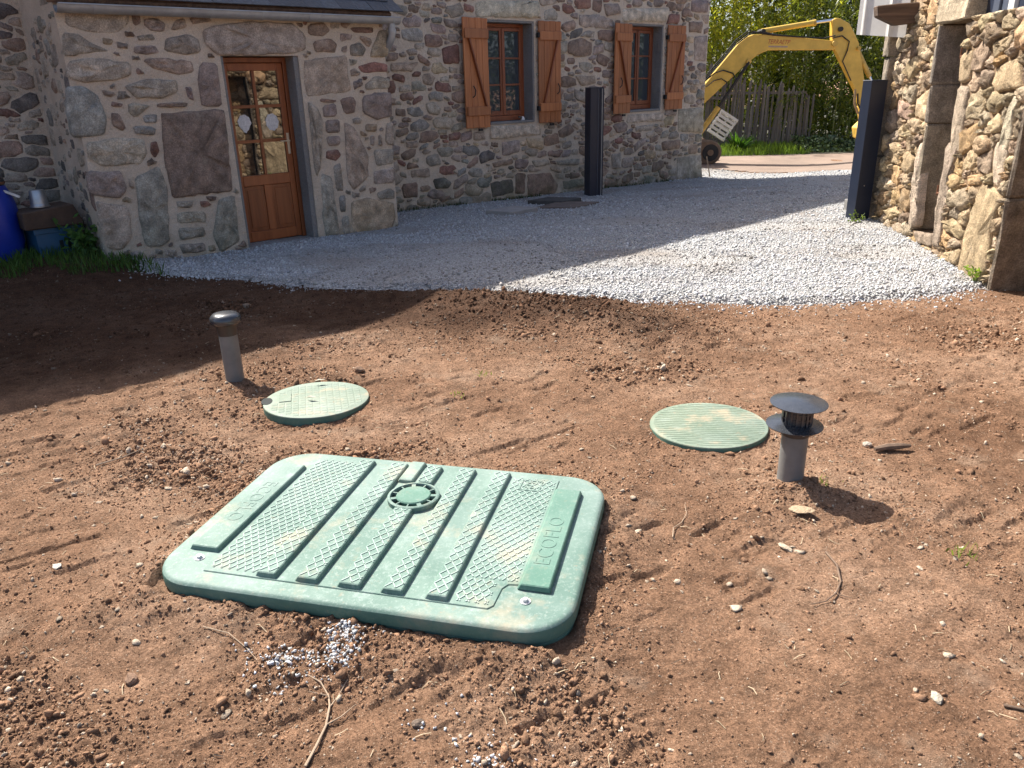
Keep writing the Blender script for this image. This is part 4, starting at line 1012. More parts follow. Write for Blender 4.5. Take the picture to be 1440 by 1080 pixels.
be = MB(); be.add([(2.70, -.05, 2.10), (2.86, -.05, 2.10), (2.86, -.05, 2.29), (2.70, -.05, 2.29), (2.70, .20, 2.08), (2.86, .20, 2.08), (2.70, .39, 2.17), (2.86, .39, 2.17), (2.86, .41, 2.27), (2.70, .41, 2.27), (2.70, .2, 2.285), (2.86, .2, 2.285)],
    [(0, 3, 2, 1), (0, 1, 5, 4), (4, 5, 7, 6), (6, 7, 8, 9), (9, 8, 11, 10), (10, 11, 2, 3), (0, 4, 10, 3), (4, 6, 9, 10), (1, 2, 11, 5), (5, 11, 8, 7)])
be.build('beam_end', MAT_BEAM, barn, bevel=.008)

# ------------------------------------------------------------------ gate posts
MAT_POST = simple('gate_post_paint', (.014, .020, .038), .42, .12, 4, .0, 200, .0003)
def post_at(x, y, rz, label): return empty('gate_post', (x, y, gzf(x, y)), rz, label, 'gate post', 'two dark aluminium gate posts')
po = post_at(1.412, 12.855, R_(20), 'slotted dark blue aluminium gate post standing before the house wall')
h = 1.67; m = MB(); m.box(-.115, .115, -.10, .10, -.25, h); m.build('post', MAT_POST, po, bevel=.004)
for xx in (.055, .085, .107):
    m = MB(); m.box(xx-.006, xx+.006, -.112, -.101, -.2, h-.01); m.build('groove_rail', MAT_POST if xx != .085 else MAT_ZINC, po)
for xx in (.02,):
    m = MB(); m.box(xx-.004, xx+.004, -.109, -.101, -.2, h-.01); m.build('groove_rail', MAT_NAVY2, po)
m = MB(); m.box(-.118, .118, -.103, .103, h+.0005, h+.012); m.build('cap', MAT_POST, po, bevel=.003)
po = post_at(4.12, 9.12, R_(12), 'plain dark grey aluminium gate post beside the barn corner')
h = 1.545; m = MB(); m.box(-.10, .10, -.08, .08, -.25, h); m.build('post', MAT_POST, po, bevel=.004)
m = MB(); m.box(-.103, .103, -.083, .083, h+.0005, h+.010); m.build('cap', MAT_POST, po, bevel=.003)
m = MB(); m.tube([(-.02, -.0805, .42), (-.02, -.083, .42)], .008, 8); m.build('screw', MAT_STEEL, po)
# low post / stone hidden behind the second gate post: foundation block
fb = MB(); fb.box(-.16, .16, -.1, .1, -.2, .16); o = fb.build('concrete_block', MAT_CEMENT, None, bevel=.01); o.location = (4.42, 9.75, gzf(4.42, 9.75)); tag(o, 'grey concrete block on the ground behind the plain gate post', 'concrete block')
# slabs let into the gravel
def slab(name, pts, h, mat, label, cat):
    c = np.mean(pts, 0); m = MB(); m.prism([tuple(np.array(p)-c) for p in pts], -.03, h, lambda a, b, d: (a, b, d)); o = m.build(name, mat, None, (c[0], c[1], float(gravel_z(c[0], c[1]))), bevel=.006); return tag(o, label, cat)
slab('concrete_slab', [(-.30, 10.55), (.06, 10.32), (.42, 10.70), (.08, 10.93)], .055, simple('slab_concrete', (.30, .28, .26), .9, .2, 9, 0, 60, .004), 'light square concrete slab lying in the gravel by the house wall', 'slab')
slab('drain_cover', [(.40, 11.05), (.95, 10.95), (1.35, 11.45), (.75, 11.55)], .03, simple('rusty_plate', (.15, .115, .095), .9, .4, 8, 0, 40, .004), 'flat rusty brown plate in the gravel beside the concrete slab', 'drain cover')
slab('drain_cover', [(.30, 11.62), (.80, 11.45), (1.12, 11.78), (.62, 11.95)], .07, simple('dark_plate', (.07, .065, .06), .9, .4, 8, 0, 40, .004), 'dark drain cover near the foot of the house wall', 'drain cover')

# ------------------------------------------------------------------ big green lid
def lid_mat(name, ca, cb, white=.6, dirt=.5):
    m, t, b = new_mat(name); tc = nn(t, 'ShaderNodeNewGeometry'); p = tc.outputs['Position']
    c = ramp(t, noise(t, p, 3.5, 6, .6), [(.3, ca), (.7, cb)])
    c = mix(t, ramp(t, noise(t, p, 75, 5, .75), [(.52, 0.0), (.70, white*.7)]), c, (.36, .41, .38))
    c = mix(t, ramp(t, noise(t, p, 14, 6, .7), [(.55, 0.0), (.72, white*.7)]), c, (.31, .365, .338))
    c = mix(t, ramp(t, noise(t, p, 2.1, 4, .55), [(.42, 0.0), (.66, white*.75)]), c, (.265, .325, .298))
    c = mix(t, ramp(t, noise(t, p, 5.2, 8, .68), [(.54, 0.0), (.72, dirt)]), c, (.40, .31, .21))
    c = mix(t, ramp(t, noise(t, p, 33, 7, .7), [(.60, 0.0), (.70, dirt*.8)]), c, (.30, .21, .135))
    t.links.new(c, b.inputs['Base Color']); b.inputs['Roughness'].default_value = .62; b.inputs['Specular IOR Level'].default_value = .28
    bump(t, b, noise(t, p, 180, 3, .6), .0008)
    return m
MAT_LID = lid_mat('faded_green_plastic', (.074, .140, .113), (.140, .212, .176))
MAT_LID2 = lid_mat('green_plastic', (.066, .150, .112), (.102, .20, .153), .3, .3)
MAT_LIDSIDE = lid_mat('shaded_green_plastic', (.05, .125, .095), (.085, .175, .135), .15, .3)  # shade of the sides put into a darker, less bleached green
MAT_WORN_LIT = lid_mat('worn_lit_ridge_plastic', (.185, .27, .228), (.31, .39, .347), .6, .5)  # worn ridges, with their sunlit highlight put into a paler green
MAT_DARK = simple('dark_cavity', (.012, .016, .014), .9)
lid = empty('tank_lid', (LID_C[0], LID_C[1], 0), LID_A, 'large faded green plastic tank lid with diagonal tread strips', 'tank lid')
LW, LD, LZ = 1.45, .985, .098
def rrect(w, d, r, k=8):
    pts = []
    for cx, cy, a0 in ((w/2-r, d/2-r, 0), (-w/2+r, d/2-r, 90), (-w/2+r, -d/2+r, 180), (w/2-r, -d/2+r, 270)):
        for i in range(k+1): a = R_(a0+90*i/k); pts.append((cx+r*math.cos(a), cy+r*math.sin(a)))
    return pts
loops = [(.012, 0.), (.006, .034), (.011, .038), (.002, .043), (0, .05), (0, .080), (.002, .087), (.007, .093), (.014, .0965), (.026, LZ)]
vs = []; n_ = None
for ins, z in loops:
    pp = rrect(LW-2*ins, LD-2*ins, .165-ins, 9); n_ = len(pp); vs += [(a, b, z) for a, b in pp]
fs = [(i*n_+k, i*n_+(k+1) % n_, (i+1)*n_+(k+1) % n_, (i+1)*n_+k) for i in range(len(loops)-1) for k in range(n_)]
NB = 6
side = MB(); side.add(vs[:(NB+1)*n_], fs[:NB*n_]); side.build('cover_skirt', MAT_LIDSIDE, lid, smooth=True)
tp_ = MB(); tp_.add(vs[NB*n_:], [tuple(i-NB*n_ for i in f) for f in fs[NB*n_:]]+[tuple((len(loops)-1-NB)*n_+k for k in range(n_))]); tp_.build('cover_plate', MAT_LID, lid, smooth=True)
pn = MB(); pn.prism([(-.535, -.418), (.46, -.418), (.475, -.40), (.48, -.31), (.495, -.285), (.53, -.28), (.53, .432), (-.535, .432)], LZ-.002, LZ+.004, lambda a, b, d: (a, b, d)); pn.build('tread_panel', MAT_LID, lid, bevel=.002)
PZ = LZ+.004
def wedge(x0, x1, y0, y1, z0, h, name, mat=MAT_LID, run=.004):
    m = MB(); m.add([(x0+.012, y0, z0+h), (x1, y0, z0+h), (x1, y1, z0+h), (x0+.012, y1, z0+h), (x0, y0-.004, z0-.003), (x1+run, y0-.005, z0-.003), (x1+run, y1+.012, z0-.003), (x0, y1+.012, z0-.003)],
        [(0, 1, 2, 3), (4, 5, 1, 0), (5, 6, 2, 1), (6, 7, 3, 2), (7, 4, 0, 3), (4, 7, 6, 5)]); return m.build(name, mat, lid, bevel=.003)
WH = .0175
wedge(-.665, -.553, -.305, .335, LZ, WH, 'raised_border')
wedge(.525, .632, -.300, .335, PZ, WH, 'raised_border', MAT_LID2)
strips = [(-.345, -.27, -.408, .425), (-.20, -.12, -.408, .425), (-.05, .03, -.408, .075), (.10, .177, -.408, .43), (.25, .325, -.408, .43)]
for s4 in strips: wedge(*s4, PZ, WH, 'tread_strip')
wedge(-.03, .032, .285, .425, PZ, WH, 'tread_strip')
wedge(-.12, -.052, .292, .455, PZ-.003, WH, 'seam_ridge')
def clip_seg(p, q, x0, x1, y0, y1):
    t0, t1 = 0., 1.; d = (q[0]-p[0], q[1]-p[1])
    for pp, dd, lo_, hi in ((p[0], d[0], x0, x1), (p[1], d[1], y0, y1)):
        if abs(dd) < 1e-9:
            if pp < lo_ or pp > hi: return None
        else:
            a, b = (lo_-pp)/dd, (hi-pp)/dd
            if a > b: a, b = b, a
            t0, t1 = max(t0, a), min(t1, b)
    if t1-t0 < 1e-3: return None
    return (p[0]+d[0]*t0, p[1]+d[1]*t0), (p[0]+d[0]*t1, p[1]+d[1]*t1)
def lattice(x0, x1, y0, y1, cw, ch, zf, name='diamond_tread'):
    m = MB(); sl = ch/cw; Hh = y1-y0; Wd = x1-x0
    for sg in (1, -1):
        c = y0-Wd*sl if sg > 0 else y0
        end = y1 if sg > 0 else y1+Wd*sl
        k = math.floor(c/ch)*ch
        while k < end:
            e = clip_seg((x0, k), (x1, k+sg*sl*Wd), x0, x1, y0, y1); k += ch
            if not e: continue
            (ax, ay), (bx, by) = e
            if (bx-ax)**2+(by-ay)**2 < .00015: continue
            m.bar((ax, ay, zf(ax)), (bx, by, zf(bx)), .0042, .0040)
    o = m.build(name, MAT_WORN_LIT, lid); return o
lattice(-.525, -.35, -.395, .42, .030, .046, lambda x: PZ+.0005)
lattice(.345, .518, -.27, .42, .030, .046, lambda x: PZ+.0005); lattice(.345, .455, -.40, -.28, .030, .046, lambda x: PZ+.0005)
for (x0, x1, y0, y1) in strips: lattice(x0+.016, x1-.005, y0+.008, y1-.008, .036, .050, (lambda a, b: lambda x: PZ+WH+.0003)(x0, x1))
lattice(-.026, .026, .29, .42, .036, .05, lambda x: PZ+WH+.0003)
# round inspection cap
CZ = PZ; cc_ = (.0, .172)
m = MB(); m.lathe([(.102, -.002), (.102, .018), (.098, .021), (.091, .021), (.089, .018), (.089, -.002)], 48, (*cc_, CZ)); cap = m.build('inspection_ring', MAT_LID, lid, smooth=True)
m = MB(); m.lathe([(.0, .0035), (.088, .0035), (.088, .005)], 40, (*cc_, CZ), False); m.build('ring_floor', MAT_DARK, cap)
m = MB(); m.lathe([(.066, .004), (.068, .018), (.064, .022), (.0, .024)], 40, (*cc_, CZ), False); m.build('inspection_cap', MAT_LID2, cap, smooth=True)
for k in range(11):
    a = 2*math.pi*k/11+.2; m = MB(); m.bar((cc_[0]+.067*math.cos(a), cc_[1]+.067*math.sin(a), CZ+.011), (cc_[0]+.090*math.cos(a), cc_[1]+.090*math.sin(a), CZ+.011), .005 if k % 3 else .016, .014); m.build('spoke', MAT_LID, cap)
MAT_BOLT = simple('zinc_bolt', (.55, .55, .55), .4, .1, 9, .4)
for bx, by in ((-.593, -.352), (.566, -.357)):
    m = MB(); m.lathe([(.017, LZ-.004), (.017, LZ+.003)], 18, (bx, by, 0)); m.lathe([(.0105, LZ+.003), (.0105, LZ+.011), (.009, LZ+.0125)], 6, (bx, by, 0)); m.build('bolt', MAT_BOLT, lid)
def text_mesh(body, size, depth, mat, name, shear=0.0, spacing=1.0):
    cu = bpy.data.curves.new(name, 'FONT'); cu.body = body; cu.size = size; cu.extrude = depth; cu.align_x = 'CENTER'; cu.align_y = 'CENTER'; cu.shear = shear; cu.space_character = spacing
    cu.bevel_depth = 0
    to = bpy.data.objects.new(name, cu); C.objects.link(to); bpy.context.view_layer.update()
    me = bpy.data.meshes.new_from_object(to.evaluated_get(bpy.context.evaluated_depsgraph_get())); bpy.data.objects.remove(to); me.materials.clear(); me.materials.append(mat); me.name = name
    return me
tm = text_mesh('ECOFLO', .078, .0010, MAT_LID2, 'raised_lettering', 0, 1.06)
sl_ = 0.0
o = link('raised_lettering', tm, lid, (.583, -.03, PZ+WH+.0005)); o.rotation_euler = Matrix(((0, -math.cos(sl_), -math.sin(sl_)), (1, 0, 0), (0, -math.sin(sl_), math.cos(sl_)))).to_euler()
o.rotation_euler = (Matrix.Rotation(-sl_, 3, 'Y') @ Matrix.Rotation(R_(90), 3, 'Z')).to_euler()
o = link('raised_lettering', text_mesh('ECOFLO', .078, .0007, MAT_LID, 'raised_lettering', 0, 1.06), lid, (-.612, .02, LZ+WH+.0005)); o.rotation_euler = (Matrix.Rotation(0.0, 3, 'Y') @ Matrix.Rotation(R_(-90), 3, 'Z')).to_euler()
m = MB()
for q in ((.30, .395, .39, .385), (.38, .395, .345, .385)): pass
m.bar((.385, .325, PZ+.001), (.385, .405, PZ+.001), .006, .004); m.bar((.465, .325, PZ+.001), (.465, .405, PZ+.001), .006, .004); m.bar((.385, .325, PZ+.001), (.465, .325, PZ+.001), .006, .004); m.bar((.385, .405, PZ+.001), (.465, .405, PZ+.001), .006, .004)
m.bar((.41, .345, PZ+.001), (.41, .385, PZ+.001), .006, .004); m.bar((.41, .345, PZ+.001), (.44, .345, PZ+.001), .006, .004); m.bar((.41, .385, PZ+.001), (.44, .385, PZ+.001), .006, .004); m.bar((.41, .365, PZ+.001), (.44, .365, PZ+.001), .006, .004); m.build('raised_emblem', MAT_LID, lid)

# ------------------------------------------------------------------ round covers
def cover(c, label, tilt, rad, kind):
    e = empty('manhole_cover', (c[0], c[1], -.026), 0, label, 'manhole cover'); e.rotation_euler = tilt
    m = MB(); m.lathe([(rad-.004, -.03), (rad, .010), (rad, .036)], 64, caps=False); m.build('cover_rim', MAT_LIDSIDE, e, smooth=True)
    m = MB(); m.lathe([(rad, .036), (rad-.002, .040), (rad-.006, .0415), (0, .042)], 64); m.build('cover_disc', MAT_COV if kind else MAT_COV1, e, smooth=True)
    tr_ = MB(); zt = .0413
    if kind == 0:
        st = .037
        for i in range(-8, 9):
            for j in range(-8, 9):
                x, y = i*st, j*st
                if math.hypot(abs(x)+.014, abs(y)+.014) > rad-.016 or (x < -.12 and -.02 < y < .13): continue
                w = .016; tr_.add([(x-w, y-w, zt), (x+w, y-w, zt), (x+w, y+w, zt), (x-w, y+w, zt), (x-w+.003, y-w+.003, zt+.0018), (x+w-.003, y-w+.003, zt+.0018), (x+w-.003, y+w-.003, zt+.0018), (x-w+.003, y+w-.003, zt+.0018)], [(4, 5, 6, 7), (0, 1, 5, 4), (1, 2, 6, 5), (2, 3, 7, 6), (3, 0, 4, 7)])
        p_ = MB(); p_.box(-.20, -.135, -.01, .12, .042, .046); o = p_.build('label_plate', MAT_COV1, e, bevel=.002)
        hl = MB(); hl.prism([(-.265+.03*math.cos(R_(a)), .03+.055*math.sin(R_(a))) for a in range(0, 360, 20)], .036, .0428, lambda a, b, d: (a, b, d)); hl.build('grip_hole', MAT_DARK, e)
    else:
        for j in range(-11, 12):
            y = j*.023; L = math.sqrt(max(0, (rad-.02)**2-y*y)); k = int(L*2/.02)
            if k < 3: continue
            pr = [(-L+2*L*i/k, y+.003*math.sin(i*1.5+j)) for i in range(k+1)]
            for (a, b), (a2, b2) in zip(pr[:-1], pr[1:]): tr_.bar((a, b, zt), (a2+.001, b2, zt), 0.006, .003)
    o = tr_.build('tread', MAT_COV if kind else MAT_COV1, e); o['kind'] = 'stuff'
    return e
MAT_COV = lid_mat('pale_green_plastic', (.108, .152, .108), (.185, .222, .163), .35, .95)
MAT_COV1 = lid_mat('dusty_green_plastic', (.135, .18, .132), (.22, .255, .2), .35, .95)
cover(MH1, 'round pale green cover with square tread and leaf scraps near the shadow edge', (R_(-1.5), R_(1), R_(14)), .285, 0)
cover(MH2, 'round green cover with fine wavy ribs beside the vent with two black discs', (R_(-1), R_(-1), R_(-8)), .285, 1)
# ------------------------------------------------------------------ vents
MAT_PVC = simple('grey_pvc', (.16, .157, .15), .5, .25, 12, 0, 60, .0008)
MAT_BLACKP = simple('black_plastic', (.034, .037, .043), .26, .3, 40, 0, None, .002, .8)
MAT_BROWNP = simple('brown_black_plastic', (.045, .034, .028), .45, .2, 15)
v1 = empty('vent_pipe', (V1[0], V1[1], gzf(*V1)), 0, 'grey vent pipe with a black mushroom cap standing at the shadow edge', 'vent pipe')
m = MB(); m.tube([(0, 0, -.1), (0, 0, .30)], .053, 28); m.build('pipe', MAT_PVC, v1, smooth=True)
m = MB(); m.lathe([(.056, .27), (.057, .335), (.060, .345)], 28); m.build('collar', MAT_BROWNP, v1, smooth=True)
m = MB(); m.lathe([(.058, .336), (.078, .338), (.086, .346), (.088, .362), (.084, .382), (.070, .396), (.045, .403), (0, .405)], 32); m.build('mushroom_cap', MAT_BLACKP, v1, smooth=True)
v2 = empty('vent_pipe', (V2[0], V2[1], gzf(*V2)), 0, 'grey vent pipe topped by two black discs and a louvred cage', 'vent pipe')
m = MB(); m.tube([(0, 0, -.1), (0, 0, .262)], .053, 28); m.build('pipe', MAT_PVC, v2, smooth=True)
m = MB(); m.lathe([(.056, .235), (.057, .29)], 28); m.build('collar', MAT_BROWNP, v2, smooth=True)
m = MB(); m.lathe([(.0, .286), (.05, .284), (.112, .276), (.1125, .279), (.05, .292), (0, .293)], 40, (-.008, 0, 0), False); m.build('lower_disc', MAT_BLACKP, v2, smooth=True)
m = MB(); m.lathe([(.0, .379), (.06, .376), (.112, .371), (.1125, .374), (.06, .384), (.015, .388), (0, .388)], 40, caps=False); m.build('top_disc', MAT_BLACKP, v2, smooth=True)
m = MB(); m.lathe([(.0535, .29), (.0535, .378)], 24, (0, 0, 0), False); m.build('cage_core', MAT_BLACKP, v2)
for k in range(16):
    a = 2*math.pi*k/16; m = MB(); m.box(-.004, .004, -.004, .004, .287, .378); m.build('louvre', MAT_BLACKP, v2, (.056*math.cos(a), .056*math.sin(a), 0))
for zz in (.31, .335, .36):
    m = MB(); m.lathe([(.049, zz), (.058, zz), (.058, zz+.005), (.049, zz+.005)], 24); m.build('cage_ring', MAT_BLACKP, v2)
st = MB()
for i in range(6):
    a0 = R_(-82+8*i); a1 = R_(-82+8*(i+1)); rr = .0576
    st.add([(rr*math.cos(a0), rr*math.sin(a0), .248), (rr*math.cos(a1), rr*math.sin(a1), .248), (rr*math.cos(a1), rr*math.sin(a1), .268), (rr*math.cos(a0), rr*math.sin(a0), .268)], [(0, 1, 2, 3)])
st.build('sticker', MAT_WPAINT, v2)
st = MB()
for i, (a_, w_) in enumerate(((-78, 4), (-66, 3), (-60, 4), (-53, 3), (-46, 3))):
    a0 = R_(a_); a1 = R_(a_+w_); rr = .0579
    st.add([(rr*math.cos(a0), rr*math.sin(a0), .254), (rr*math.cos(a1), rr*math.sin(a1), .254), (rr*math.cos(a1), rr*math.sin(a1), .262), (rr*math.cos(a0), rr*math.sin(a0), .262)], [(0, 1, 2, 3)])
st.build('sticker_print', MAT_BLACKP, v2)
# ------------------------------------------------------------------ excavator behind the house corner (arm plane y = EY)
EY = 19.2; EZ = gzf(4.2, EY)
exc = empty('excavator', (3.4, EY, EZ), 0, 'yellow mini excavator with raised arm behind the corner of the house', 'excavator')
MAT_YEL = simple('excavator_yellow', (.70, .45, .075), .40, .2, 5, 0, 30, .0008)
MAT_YEL2 = simple('excavator_yellow_worn', (.62, .40, .08), .45, .35, 9)
MAT_RUB = simple('black_rubber', (.03, .028, .026), .8, .3, 9)
MAT_MUD = simple('muddy_track', (.20, .135, .09), .95, .35, 9, 0, 30, .01)
MAT_CHROME = simple('chrome_rod', (.75, .75, .76), .15, .05, 5, 1.0)
ex = lambda x, z, d: (x-3.4, d, z-EZ)
def eprism(pts, d0, d1, name, mat, bevel=.012): m = MB(); m.prism(pts, d0, d1, ex); return m.build(name, mat, exc, bevel=bevel)
boom = eprism([(4.05, .62), (3.92, .80), (4.40, 1.26), (4.66, 1.51), (5.02, 1.95), (5.38, 2.37), (5.55, 2.49), (5.70, 2.54), (6.04, 2.53), (7.52, 2.37), (7.62, 2.30), (7.58, 2.17), (6.07, 2.20), (5.83, 2.11), (5.61, 1.94), (4.83, 1.23), (4.35, .80)], -.11, .11, 'boom', MAT_YEL)
stick = eprism([(7.47, 2.80), (7.56, 2.84), (7.66, 2.82), (7.86, 2.72), (7.98, 2.56), (8.14, 2.30), (8.50, 1.10), (8.46, .90), (8.36, .92), (8.20, 1.28), (7.63, 2.14), (7.55, 2.24), (7.50, 2.5)], -.085, .085, 'stick', MAT_YEL)
def etube(pts, r, name, mat, d=0.0, parent=None, seg=12):
    m = MB(); m.tube([ex(a, b, d) for a, b in pts], r, seg); return m.build(name, mat, parent or exc, smooth=True)
c1 = etube([(5.90, 2.60), (7.10, 2.755)], .062, 'hydraulic_cylinder', MAT_YEL); etube([(7.10, 2.755), (7.54, 2.80)], .032, 'piston_rod', MAT_CHROME, parent=c1)
etube([(7.07, 2.75), (7.12, 2.757)], .07, 'cylinder_gland', MAT_YEL2, parent=c1)
c2 = etube([(8.13, 2.19), (8.52, 1.58)], .055, 'hydraulic_cylinder', MAT_YEL2, -.0, seg=12); etube([(8.52, 1.58), (8.74, 1.2)], .03, 'piston_rod', MAT_CHROME, parent=c2)
c3 = etube([(5.0, 1.0), (4.45, .22)], .06, 'hydraulic_cylinder', MAT_YEL2, -.15); etube([(5.63, 1.96), (5.0, 1.0)], .034, 'piston_rod', MAT_RUB, -.15, parent=c3)
for (a, b), r_ in (((5.63, 1.97), .055), ((7.56, 2.30), .06), ((7.66, 2.60), .05), ((5.90, 2.60), .05), ((8.13, 2.19), .04), ((8.44, 1.0), .045)):
    m = MB(); m.tube([ex(a, b, -.17), ex(a, b, .17)], r_, 14); m.build('pivot_pin', MAT_RUB if r_ == .05 else MAT_YEL2, exc, smooth=True)
for k, (dy, lift) in enumerate(((-.13, .0), (-.145, .05), (-.12, .10))):
    etube([(4.2, 1.12+lift*.5), (4.64, 1.56+lift), (4.98, 1.95+lift), (5.30, 2.33+lift), (5.58, 2.53+lift), (5.85, 2.60-lift*.4), (6.15, 2.53-lift*.2), (6.6, 2.475), (7.3, 2.42), (7.55, 2.47)], .014, 'hose', MAT_RUB, dy, seg=6)
etube([(4.62, 1.55), (4.85, 1.74), (5.05, 1.80), (5.28, 1.73), (5.36, 1.6), (5.30, 1.42), (5.1, 1.2)], .015, 'hose', MAT_RUB, -.15, seg=6)
etube([(4.68, 1.45), (4.85, 1.58), (5.02, 1.62), (5.14, 1.55), (5.18, 1.42)], .013, 'hose', MAT_RUB, -.16, seg=6)
etube([(7.5, 2.42), (7.72, 2.46), (7.90, 2.34), (7.88, 2.15), (7.80, 1.92), (7.92, 1.72), (8.05, 1.5)], .014, 'hose', MAT_RUB, -.11, seg=6)
etube([(8.2, 1.32), (8.22, 1.0), (8.32, .80), (8.46, .74)], .03, 'hose', simple('tan_hose', (.36, .25, .13), .7), -.06, seg=8)
etube([(8.26, 1.22), (8.29, 1.0), (8.38, .86), (8.47, .82)], .02, 'hose', MAT_RUB, -.08, seg=8)
eprism([(8.42, .98), (8.62, 1.06), (8.80, 1.24), (8.70, 1.28), (8.5, 1.15)], -.05, .05, 'bucket_link', MAT_YEL2)
eprism([(8.40, .92), (8.60, 1.0), (9.02, .95), (9.06, .62), (8.95, .30), (8.65, .12), (8.42, .22), (8.36, .45), (8.5, .6)], -.26, .26, 'bucket', MAT_YEL2)
o = link('lettering', text_mesh('TERRAETP', .135, .001, simple('red_lettering', (.42, .055, .02), .5), 'lettering', .25), exc, ex(6.28, 2.365, -.1125)); o.rotation_euler = (R_(90), R_(3), 0); o.scale = (.82, 1, 1)
m = MB(); m.add([ex(6.06, 2.262, -.1112), ex(6.50, 2.245, -.1112), ex(6.50, 2.278, -.1112), ex(6.06, 2.295, -.1112)], [(0, 1, 2, 3)]); m.build('faded_lettering', simple('faded_decal', (.42, .30, .22), .5, .4, 60), exc)
# undercarriage, house and cab
def track(y0, y1):
    pts = []
    for k in range(11): a = R_(-90+180*k/10); pts.append((4.76+.27*math.cos(a), EZ+.28+.27*math.sin(a)))
    for k in range(11): a = R_(90+180*k/10); pts.append((2.55+.27*math.cos(a), EZ+.28+.27*math.sin(a)))
    m = MB(); m.prism(pts, y0, y1, ex); t_ = m.build('track', MAT_MUD, exc, bevel=.03)
    for cx in (4.76, 2.55):
        m = MB(); m.tube([ex(cx, EZ+.28, y0-.012), ex(cx, EZ+.28, y0+.02)], .19, 24); m.build('idler_wheel', MAT_RUB, t_)
        m = MB(); m.tube([ex(cx, EZ+.28, y0-.03), ex(cx, EZ+.28, y0-.013)], .07, 16); m.build('hub', MAT_MUD, t_)
    for k in range(46):
        pass
track(-.62, -.27); track(.42, .77)
m = MB(); m.box(-.75, .9, -.26, .41, .25, .52); m.build('chassis', MAT_RUB, exc)
m = MB(); m.prism([(2.2, EZ+.62), (4.15, EZ+.62), (4.15, EZ+1.15), (3.6, EZ+1.25), (2.4, EZ+1.3), (2.2, EZ+1.1)], -.6, .75, ex); m.build('upper_body', MAT_YEL, exc, bevel=.04)
m = MB(); m.prism([(2.75, EZ+1.31), (3.75, EZ+1.27), (3.70, EZ+2.3), (3.5, EZ+2.45), (2.85, EZ+2.45)], .0, .73, ex); m.build('cab', MAT_RUB, exc, bevel=.04)

# ------------------------------------------------------------------ fence of split stakes
fe = empty('stake_fence', (6.9, 23.15, gzf(6.9, 23.15)), R_(-19), 'tall grey fence of weathered split stakes beyond the lane', 'fence')
r3 = np.random.default_rng(8)
for i in range(40):
    x = -1.25+i*.076; w = r3.uniform(.05, .068); hh = 2.12-.018*i+r3.normal(0, .06)+(.12 if i < 6 else 0)
    m = MB(); m.add([(-w/2, -.018, -.15), (w/2, -.018, -.15), (w/2, .018, -.15), (-w/2, .018, -.15), (-w/2, -.018, hh-.06), (w/2, -.018, hh-.03), (w/2, .018, hh-.03), (-w/2, .018, hh-.06), (0, 0, hh+.03)],
      [(0, 3, 2, 1), (0, 1, 5, 4), (1, 2, 6, 5), (2, 3, 7, 6), (3, 0, 4, 7), (4, 5, 8), (5, 6, 8), (6, 7, 8), (7, 4, 8)])
    o = m.build('stake', MAT_OLDWOOD, fe, (x, r3.normal(0, .012), 0)); o.rotation_euler = (r3.normal(-.02, .02), r3.normal(.02, .022), r3.normal(0, .1))
for zz in (.55, 1.5):
    m = MB(); m.bar((-1.3, .045, zz), (1.55, .045, zz-.03), .05, .07); m.build('rail', MAT_OLDWOOD, fe)
m = MB(); m.bar((-1.45, -.12, 1.40), (-.55, -.10, 1.36), .06, .08); m.build('rail', MAT_OLDWOOD, fe)
sp = MB(); sp.bar((0, 0, 0), (.14, .35, 1.15), .05, .05); o = sp.build('leaning_stake', MAT_OLDWOOD, None, (6.75, 22.35, gzf(6.7, 22.3))); tag(o, 'pale wooden stake propped against the middle of the fence', 'stake')
# pallet leaning on the fence
pa = empty('pallet', (5.72, 21.95, gzf(5.6, 21.9)+.42), R_(-12), 'white bleached pallet leaning at a slant before the stake fence', 'pallet')
pr = Matrix.Rotation(R_(-16), 3, 'X') @ Matrix.Rotation(R_(33), 3, 'Y') @ Matrix.Diagonal((.5, .6, .72))
def pbox(x0, x1, y0, y1, z0, z1, name):
    m = MB(); m.box(x0, x1, y0, y1, z0, z1); o = m.build(name, MAT_WHITEWOOD, pa, bevel=.004); o.matrix_local = pr.to_4x4(); return o
for i in range(6): pbox(-.55, .55, -.01, .012, .02+i*.165, .12+i*.165, 'slat')
for x in (-.52, -.05, .42): pbox(x, x+.1, .0125, .10, .02, .95, 'stringer')
for i in range(3): pbox(-.55, .55, .1005, .12, .02+i*.4, .12+i*.4, 'slat')

# ------------------------------------------------------------------ vegetation helpers
def leaf_mat(name, trans=.45, rough=.45):
    m, t, b = new_mat(name); col = attr(t); b.inputs['Roughness'].default_value = rough; b.inputs['Specular IOR Level'].default_value = .35
    t.links.new(col, b.inputs['Base Color'])
    tr = nn(t, 'ShaderNodeBsdfTranslucent'); t.links.new(mix(t, 1.0, col, (1.35, 1.3, .55), 'MULTIPLY'), tr.inputs['Color'])
    ms = nn(t, 'ShaderNodeMixShader'); ms.inputs[0].default_value = trans
    t.links.new(b.outputs[0], ms.inputs[1]); t.links.new(tr.outputs[0], ms.inputs[2]); t.links.new(ms.outputs[0], t.nodes['Material Output'].inputs['Surface'])
    return m
MAT_LEAF = leaf_mat('bamboo_leaf', .58); MAT_IVY = leaf_mat('ivy_leaf', .15, .22); MAT_GRASS = leaf_mat('grass_blade', .4, .5)
